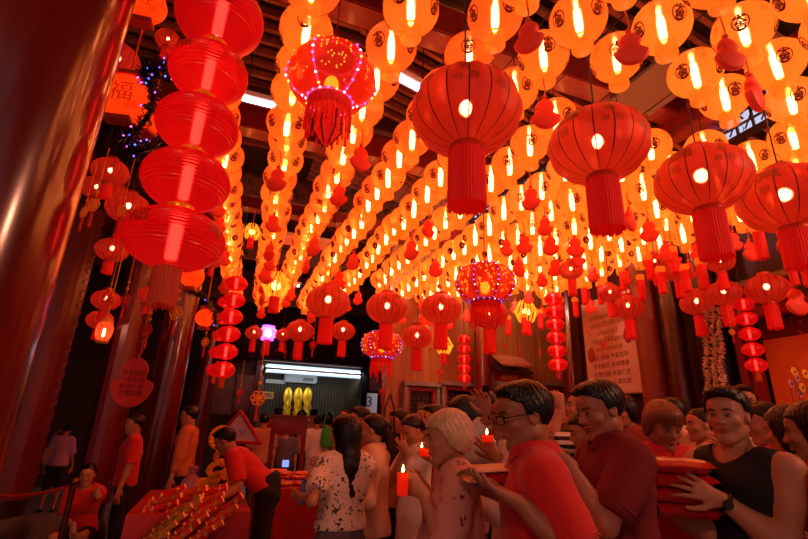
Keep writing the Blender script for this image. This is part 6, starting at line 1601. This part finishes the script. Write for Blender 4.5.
# gilt crown lanterns
for px, py, d_, w_, lb in ((526, 312, 7.6, 22, 'small lit gold crown-shaped lantern right of the beaded lantern'), (444, 346, 7.6, 17, 'small lit gold crown-shaped lantern below the third medium lantern'), (276, 286, 7.4, 26, 'pale gold crown-shaped lantern among the far left orange rows'), (252, 232, 6.6, 16, 'gold fan-shaped crown lantern left of the second orange row')):
    c = at_d(px, py, d_); r = .5 * w_ * d_ / F; t = thing('crown_lantern', lb, 'lantern', c)
    b = MB()
    for k in range(12):
        a_ = 2 * PI * k / 12; b.tube([(r * .5 * math.cos(a_), r * .5 * math.sin(a_), r), (r * math.cos(a_), r * math.sin(a_), 0), (r * .6 * math.cos(a_), r * .6 * math.sin(a_), -r * .9)], r * .07, 5).ball((r * math.cos(a_), r * math.sin(a_), 0), r * .13, 8, 6)
    b.build('cage', mat('lit_gold', (255, 180, 60), .3, metal=.5, emit=(255, 150, 30), estr=.9), t); MB().ball((0, 0, 0), r * .35, 10, 8).build('lamp', mat_emit('crown_lamp', (255, 200, 90), 6), t)
    b = MB(); b.tube([(0, 0, r), (0, 0, 4.4 - c.z)], .004, 5); fringe(b, r * .4, -r * .9, -r * 2.0, 12); b.build('fringe', FRG, t)
# gilt garlands at the right opening
for k, (px, d_) in enumerate(((706, 6.0), (713, 5.9), (720, 5.8))):
    pts = [at_d(px + (j * .06 - .2) * 4 * (1 if k else .6) + 1.5 * math.sin(j), 308 + j * 5.2, d_) for j in range(18)]
    b = MB(); rr = random.Random(k)
    for j in range(150):
        u = rr.random() * 16.9; i = int(u); p = pts[i].lerp(pts[i + 1], u - i); q = [p + Vector((math.cos(a_) * .022, math.sin(a_) * .01, math.sin(a_ * 1.0) * .022)) + Vector((rr.uniform(-.03, .03), rr.uniform(-.03, .03), 0)) for a_ in (0, 1.2, 2.4, 3.6)]
        b.tube(q, .006, 4)
    o = b.build('gilt_garland', mat('pale_gilt', (255, 232, 196), .4, metal=.1)); tag(o, ['left', 'middle', 'right'][k] + ' strand of curly gilt garland beside the dark opening at right', 'garland', 'gilt garland strands')
# blossoms at the right edge and large gourd tag
for k, (px, py) in enumerate(((796, 378), (801, 388), (790, 384), (804, 374), (799, 394), (793, 372))):
    c = at_d(px, py, 4.6); t = thing('blossom_spray', ['topmost ', 'lower ', 'leftmost ', 'rightmost ', 'lowest ', 'highest left '][k] + 'pink and gold blossom in the spray at the right edge', 'flower', c, 0, 'blossoms at the right edge')
    b = MB()
    for j in range(6):
        a_ = PI / 3 * j; b.ball((.028 * math.cos(a_), -.01, .028 * math.sin(a_)), .02, 8, 6, (1, .5, 1))
    b.build('petals', [mat('petal_pink', (230, 130, 150), .6), MY][k % 2], t); b = MB(); b.ball((0, -.015, 0), .011, 8, 6).tube([(0, 0, 0), (.02, .02, -.2)], .003, 5); b.build('stem', mat('stem_green', (60, 90, 40), .6), t)
c = at_d(797, 302, 4.2); o = copy_tree(GT); o.location = c; o.scale = (1.7,) * 3; o.rotation_euler = (0, 0, YAW); tag(o, 'large orange-red gourd charm hanging at the right edge before the orange door', 'charm')
w = bpy.data.worlds.new('night'); SC.world = w; w.use_nodes = True
w.node_tree.nodes['Background'].inputs[0].default_value = (.55, .34, .32, 1); w.node_tree.nodes['Background'].inputs[1].default_value = .5
def flood(loc, aim, energy, col, size, label):  # added fill light for the crowd and back walls, in an invented lamp housing
    t = thing('added_fill_lamp', label, 'lamp', loc)
    d = (Vector(aim) - Vector(loc)); q = d.to_track_quat('-Z', 'Y'); M = q.to_matrix().to_4x4()
    MB().box((0, 0, .07), (size + .08, size + .08, .10), M=M, bev=.02).build('housing', BLACK, t)
    MB().cyl((0, 0, .1), (0, 0, 5.2 - loc[2]), .02).build('bracket', BLACK, t)
    l = bpy.data.lights.new('added_fill_glow', 'AREA'); l.shape = 'SQUARE'; l.size = size; l.energy = energy; l.color = col
    o = bpy.data.objects.new('added_fill_glow', l); COL.objects.link(o); o.matrix_world = Matrix.Translation(loc) @ M
flood((5.4, -1.2, 4.3), (1.6, 3.0, 1.2), 105, (1, .34, .19), .5, 'added fill lamp in a black housing at the right front of the hall')
flood((-2.6, -2.6, 4.3), (1.2, 3.0, 1.2), 50, (1, .36, .22), .5, 'added fill lamp in a black housing at the left front of the hall')

flood((3.6, 6.3, 4.72), (3.2, 9.5, 2.2), 78, (1, .50, .28), .3, 'added fill lamp in a black housing under the roof aimed at the wooden wall')
flood((3.9, 5.1, 4.72), (6.3, 6.6, 2.4), 60, (1, .46, .36), .3, 'added fill lamp in a black housing under the roof aimed at the pale banner')
